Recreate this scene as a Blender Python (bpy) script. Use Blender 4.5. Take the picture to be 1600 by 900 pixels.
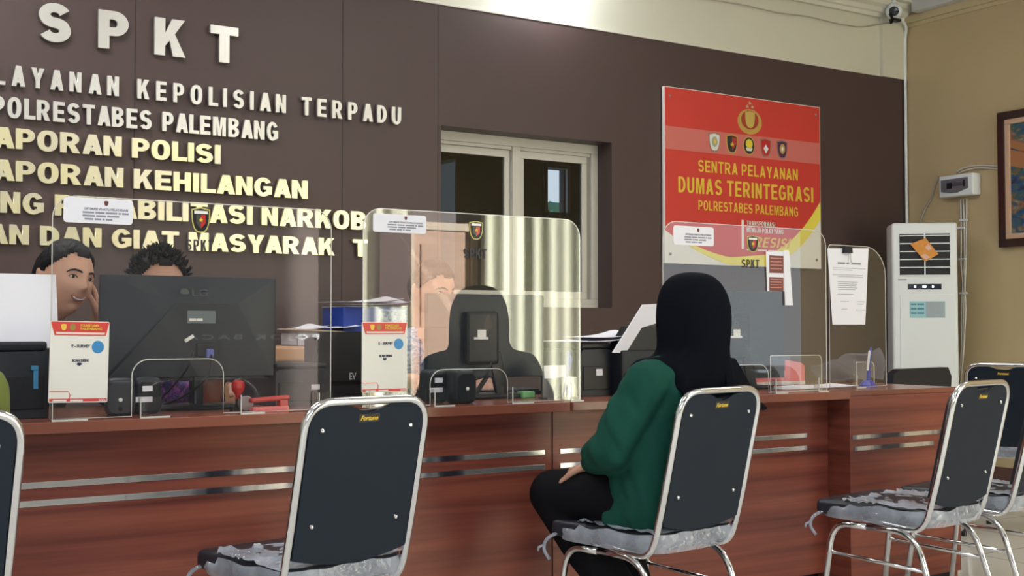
import bpy, bmesh, math, random
from mathutils import Vector, Matrix, noise
from mathutils.bvhtree import BVHTree

for o in list(bpy.data.objects):
    bpy.data.objects.remove(o)
scene = bpy.context.scene
COL = scene.collection
random.seed(7)
PI = math.pi
rad = math.radians

# ------------------------------------------------------------------ camera
YAW, PITCH, F, CH = rad(32.3), rad(1.96), 1900.0, 1.03
CAM = Vector((0, 0, CH))
FW = Vector((math.sin(YAW) * math.cos(PITCH), math.cos(YAW) * math.cos(PITCH), math.sin(PITCH)))
RT = Vector((math.cos(YAW), -math.sin(YAW), 0))
UP = RT.cross(FW)
cam_data = bpy.data.cameras.new('camera')
cam = bpy.data.objects.new('camera', cam_data)
COL.objects.link(cam)
M = Matrix((RT, UP, -FW)).transposed().to_4x4()
M.translation = CAM
cam.matrix_world = M
cam_data.sensor_width = 36
cam_data.lens = 36 * F / 1600
cam_data.clip_start = 0.05
scene.camera = cam

# ------------------------------------------------------------------ colour management, sky and lamps
scene.view_settings.view_transform = 'Standard'
scene.view_settings.look = 'None'
scene.view_settings.gamma = 1
scene.view_settings.use_curve_mapping = False
scene.view_settings.exposure = 0.13

world = bpy.data.worlds.new('sky')
scene.world = world
world.use_nodes = True
bg = world.node_tree.nodes['Background']
bg.inputs[0].default_value = (0.80, 0.92, 1.0, 1)
bg.inputs[1].default_value = 1.6


def area_light(name, loc, rot, sx, sy, power, col=(1, 1, 1)):
    d = bpy.data.lights.new(name, 'AREA')
    d.shape = 'RECTANGLE'
    d.size, d.size_y, d.energy, d.color = sx, sy, power, col
    o = bpy.data.objects.new(name, d)
    o.location = loc
    o.rotation_euler = rot
    COL.objects.link(o)
    return o


# troffers of the hall, all above the frame
for (lx, ly, pw) in ((0.6, 4.7, 40), (3.3, 3.9, 22), (5.9, 2.2, 12), (0.6, 1.0, 40), (3.4, 0.2, 40), (-1.8, 2.6, 30)):
    area_light('ceiling_lamp_light', (lx, ly, 3.36), (0, 0, 0), 1.2, 0.5, pw, (1.0, 0.985, 0.95))
# glazed front of the hall behind the camera
area_light('shopfront_daylight', (-0.9, -2.85, 1.6), (rad(90), 0, rad(0)), 3.4, 2.0, 75, (0.86, 0.94, 1.0))
# wall washer over the brown wall
sp = bpy.data.lights.new('wall_washer_light', 'POINT')
sp.energy = 16
sp.shadow_soft_size = 0.04
sp.color = (0.93, 0.97, 1.0)
spo = bpy.data.objects.new('wall_washer_light', sp)
spo.location = (4.02, 5.87, 3.12)
COL.objects.link(spo)
# sun falling through the side entrance on to the curtained front wall
sd = bpy.data.lights.new('sun', 'SUN')
sd.energy = 48
sd.angle = rad(1.5)
sd.color = (1.0, 0.96, 0.90)
so = bpy.data.objects.new('sun', sd)
so.rotation_euler = Vector((-0.78, -0.60, -0.17)).to_track_quat('-Z', 'Y').to_euler()
so.location = (9, -1, 3)
COL.objects.link(so)


# ------------------------------------------------------------------ pixel helpers: where the camera ray meets a real plane
def ray(px, py):
    return FW * F + RT * (px - 800) + UP * (450 - py)


def onY(px, py, Y):
    r = ray(px, py)
    return CAM + r * (Y / r.y)


def onX(px, py, X):
    r = ray(px, py)
    return CAM + r * (X / r.x)


def onZ(px, py, Z):
    r = ray(px, py)
    return CAM + r * ((Z - CH) / r.z)


# ------------------------------------------------------------------ materials
MATS = {}


def mat(name, col=(0.8, 0.8, 0.8), rough=0.5, metal=0.0, spec=0.5, bump=0.0, bscale=40, var=0.0, vscale=8, coat=0.0,
        emit=None, stretch=(1, 1, 1), alpha=1.0, trans=0.0):
    if name in MATS:
        return MATS[name]
    m = bpy.data.materials.new(name)
    m.use_nodes = True
    nt = m.node_tree
    b = nt.nodes['Principled BSDF']
    b.inputs['Base Color'].default_value = (*col, 1)
    b.inputs['Roughness'].default_value = rough
    b.inputs['Metallic'].default_value = metal
    b.inputs['Specular IOR Level'].default_value = spec
    b.inputs['Coat Weight'].default_value = coat
    b.inputs['Alpha'].default_value = alpha
    b.inputs['Transmission Weight'].default_value = trans
    if emit:
        b.inputs['Emission Color'].default_value = (*emit[0], 1)
        b.inputs['Emission Strength'].default_value = emit[1]
    tc = nt.nodes.new('ShaderNodeTexCoord')
    mp = nt.nodes.new('ShaderNodeMapping')
    mp.inputs['Scale'].default_value = stretch
    nt.links.new(tc.outputs['Object'], mp.inputs[0])
    n = nt.nodes.new('ShaderNodeTexNoise')
    n.inputs['Scale'].default_value = vscale
    n.inputs['Detail'].default_value = 5
    nt.links.new(mp.outputs[0], n.inputs['Vector'])
    mx = nt.nodes.new('ShaderNodeMix')
    mx.data_type = 'RGBA'
    mx.inputs['A'].default_value = (*[c * (1 - var) for c in col], 1)
    mx.inputs['B'].default_value = (*[min(1, c * (1 + var)) for c in col], 1)
    nt.links.new(n.outputs['Fac'], mx.inputs['Factor'])
    nt.links.new(mx.outputs['Result'], b.inputs['Base Color'])
    if bump:
        n2 = nt.nodes.new('ShaderNodeTexNoise')
        n2.inputs['Scale'].default_value = bscale
        n2.inputs['Detail'].default_value = 4
        nt.links.new(mp.outputs[0], n2.inputs['Vector'])
        bp = nt.nodes.new('ShaderNodeBump')
        bp.inputs['Strength'].default_value = bump
        bp.inputs['Distance'].default_value = 0.01
        nt.links.new(n2.outputs['Fac'], bp.inputs['Height'])
        nt.links.new(bp.outputs[0], b.inputs['Normal'])
    MATS[name] = m
    return m


def ramp_mat(name, stops, scale=4, stretch=(1, 1, 1), rough=0.4, detail=6, spec=0.5, dist=0.0, coat=0.0, metal=0.0, kind='noise', bump=0.0):
    m = bpy.data.materials.new(name)
    m.use_nodes = True
    nt = m.node_tree
    b = nt.nodes['Principled BSDF']
    b.inputs['Roughness'].default_value = rough
    b.inputs['Metallic'].default_value = metal
    b.inputs['Specular IOR Level'].default_value = spec
    b.inputs['Coat Weight'].default_value = coat
    tc = nt.nodes.new('ShaderNodeTexCoord')
    mp = nt.nodes.new('ShaderNodeMapping')
    mp.inputs['Scale'].default_value = stretch
    nt.links.new(tc.outputs['Object'], mp.inputs[0])
    if kind == 'noise':
        n = nt.nodes.new('ShaderNodeTexNoise')
        n.inputs['Detail'].default_value = detail
        n.inputs['Distortion'].default_value = dist
        out = n.outputs['Fac']
    else:
        n = nt.nodes.new('ShaderNodeTexVoronoi')
        out = n.outputs['Distance']
    n.inputs['Scale'].default_value = scale
    nt.links.new(mp.outputs[0], n.inputs['Vector'])
    r = nt.nodes.new('ShaderNodeValToRGB')
    el = r.color_ramp.elements
    while len(el) < len(stops):
        el.new(0.5)
    for e, (p, c) in zip(el, stops):
        e.position = p
        e.color = (*c, 1)
    nt.links.new(out, r.inputs[0])
    nt.links.new(r.outputs[0], b.inputs['Base Color'])
    if bump:
        bp = nt.nodes.new('ShaderNodeBump')
        bp.inputs['Strength'].default_value = bump
        bp.inputs['Distance'].default_value = 0.01
        nt.links.new(out, bp.inputs['Height'])
        nt.links.new(bp.outputs[0], b.inputs['Normal'])
    MATS[name] = m
    return m


def clear_mat(name, tint=(0.93, 0.95, 0.94), ior=1.5, rough=0.02, haze=0.0, hazecol=(0.8, 0.82, 0.85), bump=0.0, bscale=20, boost=1.0, both=False):
    """clear sheet: what passes straight through plus a Fresnel reflection, and a little diffuse haze"""
    m = bpy.data.materials.new(name)
    m.use_nodes = True
    nt = m.node_tree
    nt.nodes.remove(nt.nodes['Principled BSDF'])
    out = nt.nodes['Material Output']
    t = nt.nodes.new('ShaderNodeBsdfTransparent')
    t.inputs[0].default_value = (*tint, 1)
    g = nt.nodes.new('ShaderNodeBsdfGlossy')
    g.inputs['Roughness'].default_value = rough
    fr = nt.nodes.new('ShaderNodeFresnel')
    fr.inputs[0].default_value = ior
    mx = nt.nodes.new('ShaderNodeMixShader')
    # the sheet reflects once, on the side the light comes from (a thin sheet has no total internal reflection)
    ge = nt.nodes.new('ShaderNodeNewGeometry')
    inv = nt.nodes.new('ShaderNodeMath'); inv.operation = 'SUBTRACT'
    inv.inputs[0].default_value = 1.0
    nt.links.new(ge.outputs['Backfacing'], inv.inputs[1])
    mu = nt.nodes.new('ShaderNodeMath'); mu.operation = 'MULTIPLY'
    mu.use_clamp = True
    nt.links.new(fr.outputs[0], mu.inputs[0])
    if both:
        mu.inputs[1].default_value = boost
    else:
        m3 = nt.nodes.new('ShaderNodeMath'); m3.operation = 'MULTIPLY'
        m3.inputs[1].default_value = boost
        nt.links.new(inv.outputs[0], m3.inputs[0])
        nt.links.new(m3.outputs[0], mu.inputs[1])
    nt.links.new(mu.outputs[0], mx.inputs[0])
    nt.links.new(t.outputs[0], mx.inputs[1])
    nt.links.new(g.outputs[0], mx.inputs[2])
    last = mx
    if haze:
        d = nt.nodes.new('ShaderNodeBsdfDiffuse')
        d.inputs[0].default_value = (*hazecol, 1)
        m2 = nt.nodes.new('ShaderNodeMixShader')
        tc = nt.nodes.new('ShaderNodeTexCoord')
        n = nt.nodes.new('ShaderNodeTexNoise')
        n.inputs['Scale'].default_value = bscale * 0.4
        n.inputs['Detail'].default_value = 5
        nt.links.new(tc.outputs['Object'], n.inputs['Vector'])
        ml = nt.nodes.new('ShaderNodeMath')
        ml.operation = 'MULTIPLY'
        ml.inputs[1].default_value = haze * 2
        nt.links.new(n.outputs['Fac'], ml.inputs[0])
        nt.links.new(ml.outputs[0], m2.inputs[0])
        nt.links.new(mx.outputs[0], m2.inputs[1])
        nt.links.new(d.outputs[0], m2.inputs[2])
        last = m2
    if bump:
        tc = nt.nodes.new('ShaderNodeTexCoord')
        n = nt.nodes.new('ShaderNodeTexNoise')
        n.inputs['Scale'].default_value = bscale
        n.inputs['Detail'].default_value = 3
        nt.links.new(tc.outputs['Object'], n.inputs['Vector'])
        bp = nt.nodes.new('ShaderNodeBump')
        bp.inputs['Strength'].default_value = bump
        bp.inputs['Distance'].default_value = 0.02
        nt.links.new(n.outputs['Fac'], bp.inputs['Height'])
        nt.links.new(bp.outputs[0], g.inputs['Normal'])
    nt.links.new(last.outputs[0], out.inputs['Surface'])
    MATS[name] = m
    return m


BROWN = mat('brown_laminate', (0.074, 0.047, 0.046), 0.46, spec=0.4, bump=0.03, bscale=300, var=0.05, vscale=3)
CREAM = mat('cream_paint', (0.66, 0.65, 0.56), 0.55, var=0.03, vscale=2)
TAN = mat('tan_paint', (0.53, 0.42, 0.25), 0.6, var=0.06, vscale=1.5, bump=0.05, bscale=60)
CEIL = mat('ceiling_paint', (0.62, 0.62, 0.62), 0.7, var=0.02)
WHITE = mat('white_plastic', (0.78, 0.83, 0.88), 0.35)
OFFWHITE = mat('offwhite_plastic', (0.66, 0.64, 0.58), 0.4)
PAPER = mat('white_paper', (0.78, 0.78, 0.86), 0.7)
INK = mat('dark_ink', (0.03, 0.03, 0.04), 0.6)
GREYINK = mat('grey_ink', (0.25, 0.26, 0.32), 0.6)
BLACK = mat('black_plastic', (0.008, 0.009, 0.013), 0.38, spec=0.35)
SLATE = mat('charcoal_plastic', (0.016, 0.020, 0.028), 0.42, spec=0.35)
MONBACK = mat('monitor_back_plastic', (0.014, 0.020, 0.029), 0.40, spec=0.35, bump=0.02, bscale=500)
CHROME = mat('chrome', (0.78, 0.78, 0.80), 0.12, 1.0)
ALU = mat('powdercoated_aluminium', (0.60, 0.58, 0.52), 0.4)
ALUSH = mat('aluminium_track', (0.33, 0.32, 0.30), 0.35, 0.3)
MIRROR = ramp_mat('mirror_strip', [(0.42, (0.07, 0.07, 0.10)), (0.49, (0.26, 0.26, 0.30)), (0.55, (0.62, 0.61, 0.60))], 6, (1, 1, 0.1), 0.20, metal=0.8, detail=6)  # grey patches paint reflections into the strips' colour
STEEL = mat('brushed_letter_steel', (0.66, 0.65, 0.62), 0.30, 0.6, bump=0.05, bscale=12, var=.12, vscale=4)
BRASS = ramp_mat('polished_letter_brass', [(0.35, (0.74, 0.70, 0.56)), (0.6, (0.85, 0.79, 0.50))], 5, (1, 1, 1), 0.26, metal=0.55, detail=2)
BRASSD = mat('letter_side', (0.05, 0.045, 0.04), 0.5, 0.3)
VINYL = mat('black_vinyl', (0.018, 0.020, 0.030), 0.38, bump=0.10, bscale=120)
BOARD = mat('chair_back_board', (0.011, 0.018, 0.030), 0.5, spec=0.22, bump=0.04, bscale=400)
RED = mat('red_print', (0.64, 0.052, 0.040), 0.4, var=0.1, vscale=3)
PINKP = mat('pink_band_print', (0.64, 0.17, 0.15), 0.4)
YEL = mat('yellow_print', (0.80, 0.55, 0.06), 0.45)
YELB = mat('bright_yellow_print', (0.85, 0.75, 0.10), 0.45)
GOLD = mat('gold_print', (0.55, 0.36, 0.09), 0.35)
WHITEP = mat('white_print', (0.80, 0.79, 0.76), 0.5)
CREAMP = mat('cream_print', (0.76, 0.75, 0.70), 0.5)
BLUEP = mat('blue_print', (0.03, 0.18, 0.48), 0.45)
REDPL = mat('red_plastic', (0.50, 0.02, 0.02), 0.3)
PINK = mat('pink_plastic', (0.85, 0.20, 0.21), 0.45)
BLUE = mat('blue_plastic', (0.015, 0.03, 0.40), 0.3)
BLUEB = mat('blue_carton', (0.012, 0.045, 0.30), 0.5)
SKIN = mat('skin', (0.56, 0.31, 0.215), 0.5, spec=0.4, var=0.10, vscale=12)
SKIN2 = mat('skin_light', (0.50, 0.27, 0.19), 0.5, spec=0.4, var=0.08, vscale=12)
LIP = mat('lip', (0.30, 0.09, 0.07), 0.45)
HAIR = mat('black_hair', (0.005, 0.005, 0.008), 0.6, spec=0.2, bump=0.6, bscale=90, stretch=(1, 1, 0.3))
HAIRG = mat('greying_hair', (0.012, 0.011, 0.010), 0.7, spec=0.15, bump=0.5, bscale=130)
EYEW = mat('eye_white', (0.6, 0.57, 0.53), 0.2)
GREEN = mat('green_cloth', (0.006, 0.060, 0.043), 0.85, spec=0.2, bump=0.10, bscale=40, var=0.15, vscale=5)
OLIVE = mat('olive_cloth', (0.13, 0.16, 0.03), 0.85, bump=0.2, bscale=90, var=0.2)
BLKCLOTH = mat('black_trousers_cloth', (0.005, 0.005, 0.007), 0.8, spec=0.12, bump=0.1, bscale=30)
HIJAB = mat('black_hijab_cloth', (0.004, 0.005, 0.009), 0.8, spec=0.05, bump=0.05, bscale=16)
TEE = mat('black_shirt_cloth', (0.018, 0.02, 0.022), 0.8)
BATIK = ramp_mat('blue_batik_cloth', [(0.25, (0.03, 0.05, 0.16)), (0.42, (0.10, 0.16, 0.36)), (0.55, (0.42, 0.45, 0.56)), (0.7, (0.08, 0.10, 0.30))], 22, rough=0.8, dist=2.5)
PURPLE = ramp_mat('purple_batik_cloth', [(0.35, (0.015, 0.012, 0.05)), (0.5, (0.05, 0.02, 0.16)), (0.62, (0.30, 0.05, 0.25)), (0.72, (0.02, 0.02, 0.08))], 26, rough=0.8, dist=3)
WOOD = ramp_mat('red_brown_veneer', [(0.25, (0.085, 0.020, 0.015)), (0.45, (0.180, 0.046, 0.032)), (0.62, (0.245, 0.070, 0.044)), (0.8, (0.130, 0.032, 0.023))],
                1.6, (0.55, 1.0, 15), 0.33, 5, dist=0.4, spec=.35)
WOODT = ramp_mat('red_brown_worktop', [(0.3, (0.17, 0.055, 0.036)), (0.6, (0.27, 0.095, 0.062)), (0.8, (0.2, 0.065, 0.043))],
                 1.6, (0.6, 12, 1.0), 0.22, 5, dist=0.4)
TANWOOD = ramp_mat('light_brown_wood', [(0.3, (0.42, 0.22, 0.12)), (0.7, (0.56, 0.31, 0.17))], 2, (1, 1, 12), 0.45)
DOORWOOD = ramp_mat('sunlit_door_wood', [(0.3, (0.50, 0.30, 0.20)), (0.7, (0.70, 0.46, 0.32))], 2, (1, 1, 10), 0.5)
CURTAIN = mat('pale_green_curtain', (0.74, 0.76, 0.58), 0.85)
ACRYL = clear_mat('clear_acrylic', (0.985, 0.985, 0.98), 1.5, 0.012, haze=0.010, hazecol=(0.75, 0.77, 0.80), bscale=8, boost=2.0)
ACRYLE = mat('acrylic_edge', (0.62, 0.62, 0.58), 0.25)
PANE = clear_mat('window_glass', (0.62, 0.64, 0.66), 1.5, 0.01, boost=1.1)
WRAP = clear_mat('plastic_wrap', (0.93, 0.94, 0.96), 1.7, 0.09, haze=0.30, hazecol=(0.74, 0.82, 0.98), bump=0.8, bscale=30, boost=1.6, both=True)  # bluish white haze paints the film's shine into its colour
GREYCLOTH = mat('grey_cloth', (0.17, 0.16, 0.20), 0.8, bump=0.3, bscale=12)


# ------------------------------------------------------------------ object helpers
def tag(o, label=None, cat=None, group=None, kind=None):
    if label: o['label'] = label
    if cat: o['category'] = cat
    if group: o['group'] = group
    if kind: o['kind'] = kind
    return o


def empty(name, loc=(0, 0, 0), rz=0.0, label=None, cat=None, group=None):
    o = bpy.data.objects.new(name, None)
    o.empty_display_size = 0.05
    o.location = loc
    o.rotation_euler = (0, 0, rz)
    COL.objects.link(o)
    return tag(o, label, cat, group)


def obj(name, bm, mats, parent=None, smooth=False, loc=None, rz=None, label=None):
    me = bpy.data.meshes.new(name)
    if isinstance(bm, bmesh.types.BMesh):
        bmesh.ops.recalc_face_normals(bm, faces=bm.faces)
        bm.to_mesh(me)
        bm.free()
    else:
        me = bm
        me.name = name
    if not isinstance(mats, (list, tuple)):
        mats = [mats]
    me.materials.clear()
    for m in mats:
        me.materials.append(m)
    if smooth:
        me.polygons.foreach_set('use_smooth', [True] * len(me.polygons))
        if smooth != 'all':
            try:
                me.set_sharp_from_angle(angle=rad(40))
            except Exception:
                pass
    o = bpy.data.objects.new(name, me)
    COL.objects.link(o)
    if parent is not None:
        o.parent = parent
    if loc is not None:
        o.location = loc
    if rz is not None:
        o.rotation_euler = (0, 0, rz)
    if label:
        o['label'] = label
    return o


def struct(name, bm, m, parent=None, smooth=False):
    o = obj(name, bm, m, parent, smooth)
    if parent is None:
        o['kind'] = 'structure'
    return o


def copy_tree(o, parent=None):
    c = o.copy()
    COL.objects.link(c)
    c.parent = parent
    for ch in [k for k in bpy.data.objects if k.parent == o]:
        copy_tree(ch, c)
    return c


def NB():
    return bmesh.new()


def add(bm, other, mi=None):
    """append bmesh `other` into bm"""
    me = bpy.data.meshes.new('tmp')
    if mi is not None:
        for f in other.faces:
            f.material_index = mi
    other.to_mesh(me)
    other.free()
    bm.from_mesh(me)
    bpy.data.meshes.remove(me)
    return bm


def box(c, s, bev=0.0, seg=2, rot=None, mi=0):
    b = bmesh.new()
    bmesh.ops.create_cube(b, size=1)
    bmesh.ops.scale(b, vec=s, verts=b.verts)
    if bev:
        bmesh.ops.bevel(b, geom=list(b.edges), offset=bev, segments=seg, profile=0.6, affect='EDGES')
    if rot is not None:
        bmesh.ops.rotate(b, verts=b.verts, cent=(0, 0, 0), matrix=rot)
    bmesh.ops.translate(b, vec=c, verts=b.verts)
    for f in b.faces:
        f.material_index = mi
    return b


def bx(x0, x1, y0, y1, z0, z1, bev=0.0, mi=0, seg=2):
    return box(((x0 + x1) / 2, (y0 + y1) / 2, (z0 + z1) / 2), (abs(x1 - x0), abs(y1 - y0), abs(z1 - z0)), bev, seg, mi=mi)


def boxes(*bs):
    bm = NB()
    for b in bs:
        add(bm, b)
    return bm


def RX(a): return Matrix.Rotation(a, 3, 'X')
def RY(a): return Matrix.Rotation(a, 3, 'Y')
def RZ(a): return Matrix.Rotation(a, 3, 'Z')


def xf(b, m=None, t=None):
    if m is not None:
        bmesh.ops.transform(b, matrix=m.to_4x4(), verts=b.verts)
    if t is not None:
        bmesh.ops.translate(b, vec=t, verts=b.verts)
    return b


def tube(pts, r, n=10, closed=False, caps=True, radii=None):
    """sweep a circle along a polyline"""
    b = bmesh.new()
    pts = [Vector(p) for p in pts]
    rings = []
    N = len(pts)
    prev = None
    for i, p in enumerate(pts):
        if closed:
            t = pts[(i + 1) % N] - pts[i - 1]
        else:
            t = pts[min(i + 1, N - 1)] - pts[max(i - 1, 0)]
        t.normalize()
        if prev is None:
            a = Vector((0, 0, 1)) if abs(t.z) < 0.9 else Vector((1, 0, 0))
            u = t.cross(a).normalized()
        else:
            u = prev - t * prev.dot(t)
            if u.length < 1e-6:
                u = t.orthogonal()
            u.normalize()
        prev = u
        v = t.cross(u)
        rr = radii[i] if radii else r
        rings.append([b.verts.new(p + (u * math.cos(k * 2 * PI / n) + v * math.sin(k * 2 * PI / n)) * rr) for k in range(n)])
    for i in range(N if closed else N - 1):
        A, B = rings[i], rings[(i + 1) % N]
        for k in range(n):
            b.faces.new((A[k], A[(k + 1) % n], B[(k + 1) % n], B[k]))
    if caps and not closed:
        b.faces.new(rings[0][::-1])
        b.faces.new(rings[-1])
    return b


def smooth_path(pts, rr=0.05, seg=6, closed=False):
    """round the corners of a polyline"""
    pts = [Vector(p) for p in pts]
    out = []
    N = len(pts)
    for i, p in enumerate(pts):
        if not closed and i in (0, N - 1):
            out.append(p)
            continue
        a, c = pts[i - 1], pts[(i + 1) % N]
        r = rr[i] if isinstance(rr, (list, tuple)) else rr
        d1, d2 = (a - p), (c - p)
        r1 = min(r, d1.length * 0.48)
        r2 = min(r, d2.length * 0.48)
        p1, p2 = p + d1.normalized() * r1, p + d2.normalized() * r2
        for k in range(seg + 1):
            t = k / seg
            out.append(p1 * (1 - t) ** 2 + p * 2 * t * (1 - t) + p2 * t * t)
    return out


def prism(poly, y0, y1, mi=0):
    """polygon given as (x, z) pairs, extruded from y0 to y1"""
    b = bmesh.new()
    A = [b.verts.new((x, y0, z)) for x, z in poly]
    B = [b.verts.new((x, y1, z)) for x, z in poly]
    n = len(poly)
    f1 = b.faces.new(A)
    f2 = b.faces.new(B[::-1])
    for i in range(n):
        b.faces.new((A[i], B[i], B[(i + 1) % n], A[(i + 1) % n]))
    bmesh.ops.triangulate(b, faces=[f1, f2])
    for f in b.faces:
        f.material_index = mi
    return b


def rrect(x0, x1, z0, z1, r, seg=6):
    out = []
    if not isinstance(r, (list, tuple)):
        r = [r] * 4                      # tl, tr, br, bl
    for (cx, cz, a0, q) in ((x0 + r[0], z1 - r[0], 180, r[0]), (x1 - r[1], z1 - r[1], 90, r[1]),
                            (x1 - r[2], z0 + r[2], 0, r[2]), (x0 + r[3], z0 + r[3], -90, r[3])):
        for k in range(seg + 1):
            a = rad(a0 - 90 * k / seg)
            out.append((cx + q * math.cos(a), cz + q * math.sin(a)))
    return out


def lathe(prof, n=20, axis='z'):
    b = bmesh.new()
    rings = []
    for r, z in prof:
        rings.append([b.verts.new((r * math.cos(2 * PI * k / n), r * math.sin(2 * PI * k / n), z)) for k in range(n)])
    for A, B in zip(rings, rings[1:]):
        for k in range(n):
            b.faces.new((A[k], A[(k + 1) % n], B[(k + 1) % n], B[k]))
    b.faces.new(rings[0][::-1])
    b.faces.new(rings[-1])
    if axis == 'y':
        bmesh.ops.rotate(b, verts=b.verts, cent=(0, 0, 0), matrix=RX(rad(90)))
    if axis == 'x':
        bmesh.ops.rotate(b, verts=b.verts, cent=(0, 0, 0), matrix=RY(rad(90)))
    return b


def ball(c, r, s=(1, 1, 1), n=16, rot=None):
    b = bmesh.new()
    bmesh.ops.create_uvsphere(b, u_segments=n, v_segments=max(6, n // 2), radius=r)
    bmesh.ops.scale(b, vec=s, verts=b.verts)
    if rot is not None:
        bmesh.ops.rotate(b, verts=b.verts, cent=(0, 0, 0), matrix=rot)
    bmesh.ops.translate(b, vec=c, verts=b.verts)
    return b


def text_bm(s, bold=0.02, depth=0.01, spacing=1.0, shear=0.0, res=3):
    cu = bpy.data.curves.new('txt', 'FONT')
    cu.body = s
    cu.size = 1
    cu.offset = bold
    cu.extrude = depth / 2
    cu.space_character = spacing
    cu.shear = shear
    cu.resolution_u = res
    o = bpy.data.objects.new('txt', cu)
    COL.objects.link(o)
    dg = bpy.context.evaluated_depsgraph_get()
    me = bpy.data.meshes.new_from_object(o.evaluated_get(dg))
    b = bmesh.new()
    b.from_mesh(me)
    bmesh.ops.remove_doubles(b, verts=b.verts, dist=1e-5)
    bpy.data.meshes.remove(me)
    bpy.data.objects.remove(o)
    bpy.data.curves.remove(cu)
    for v in b.verts:
        x, y, z = v.co
        v.co = (x, -z, y)
    return b


def bounds(b):
    xs = [v.co.x for v in b.verts]; zs = [v.co.z for v in b.verts]
    return min(xs), max(xs), min(zs), max(zs)


def text_fit(s, x0, x1, z0, z1, y, bold=0.02, depth=0.001, spacing=1.0, shear=0.0, mi=0, res=3):
    """flat or raised writing filling the rectangle, its front facing -y"""
    b = text_bm(s, bold, 1.0, spacing, shear, res)
    a0, a1, c0, c1 = bounds(b)
    for v in b.verts:
        v.co.x = x0 + (v.co.x - a0) / (a1 - a0) * (x1 - x0)
        v.co.z = z0 + (v.co.z - c0) / (c1 - c0) * (z1 - z0)
        v.co.y = y + v.co.y * depth
    for f in b.faces:
        f.material_index = mi
    return b


def text_blur(words, x0, x1, z0, z1, y):
    """print too small to read in the photograph: short bars, one per word (widths in `words`)"""
    tot = sum(words) + .6 * (len(words) - 1)
    out, x = NB(), x0
    for w in words:
        e = x + (x1 - x0) * w / tot
        add(out, bx(x, e, y, y + .0006, z0, z1))
        x = e + (x1 - x0) * .6 / tot
    return out


def islands(b):
    seen = set()
    out = []
    b.verts.ensure_lookup_table()
    for v in b.verts:
        if v in seen:
            continue
        st, comp = [v], []
        seen.add(v)
        while st:
            q = st.pop()
            comp.append(q)
            for e in q.link_edges:
                w = e.other_vert(q)
                if w not in seen:
                    seen.add(w)
                    st.append(w)
        out.append(comp)
    out.sort(key=lambda c: min(v.co.x for v in c))
    return out


def from_verts(b, comp):
    nb = bmesh.new()
    mp = {v: nb.verts.new(v.co) for v in comp}
    fs = set(f for v in comp for f in v.link_faces)
    for f in fs:
        try:
            nb.faces.new([mp[v] for v in f.verts])
        except ValueError:
            pass
    return nb


def fuse(bms, voxel=0.006, smooth=4, fac=0.5):
    """grow one continuous surface out of overlapping shapes"""
    b = NB()
    for q in bms:
        add(b, q)
    me = bpy.data.meshes.new('f')
    b.to_mesh(me)
    b.free()
    o = bpy.data.objects.new('f', me)
    COL.objects.link(o)
    r = o.modifiers.new('r', 'REMESH')
    r.mode = 'VOXEL'
    r.voxel_size = voxel
    if smooth:
        s = o.modifiers.new('s', 'SMOOTH')
        s.iterations = smooth
        s.factor = fac
    dg = bpy.context.evaluated_depsgraph_get()
    m2 = bpy.data.meshes.new_from_object(o.evaluated_get(dg))
    bpy.data.objects.remove(o)
    bpy.data.meshes.remove(me)
    return m2


# ------------------------------------------------------------------ heavy grotesque capitals drawn as outlines
def _arc(cx, cy, rx, ry, a0, a1, n=14):
    return [(cx + rx * math.cos(rad(a0 + (a1 - a0) * k / n)), cy + ry * math.sin(rad(a0 + (a1 - a0) * k / n))) for k in range(n + 1)]


def _sup(cx, cy, rx, ry, p=2.4, n=40):
    out = []
    for k in range(n):
        a_ = 2 * PI * k / n
        c_, s_ = math.cos(a_), math.sin(a_)
        out.append((cx + rx * math.copysign(abs(c_) ** (2 / p), c_), cy + ry * math.copysign(abs(s_) ** (2 / p), s_)))
    return out


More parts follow.
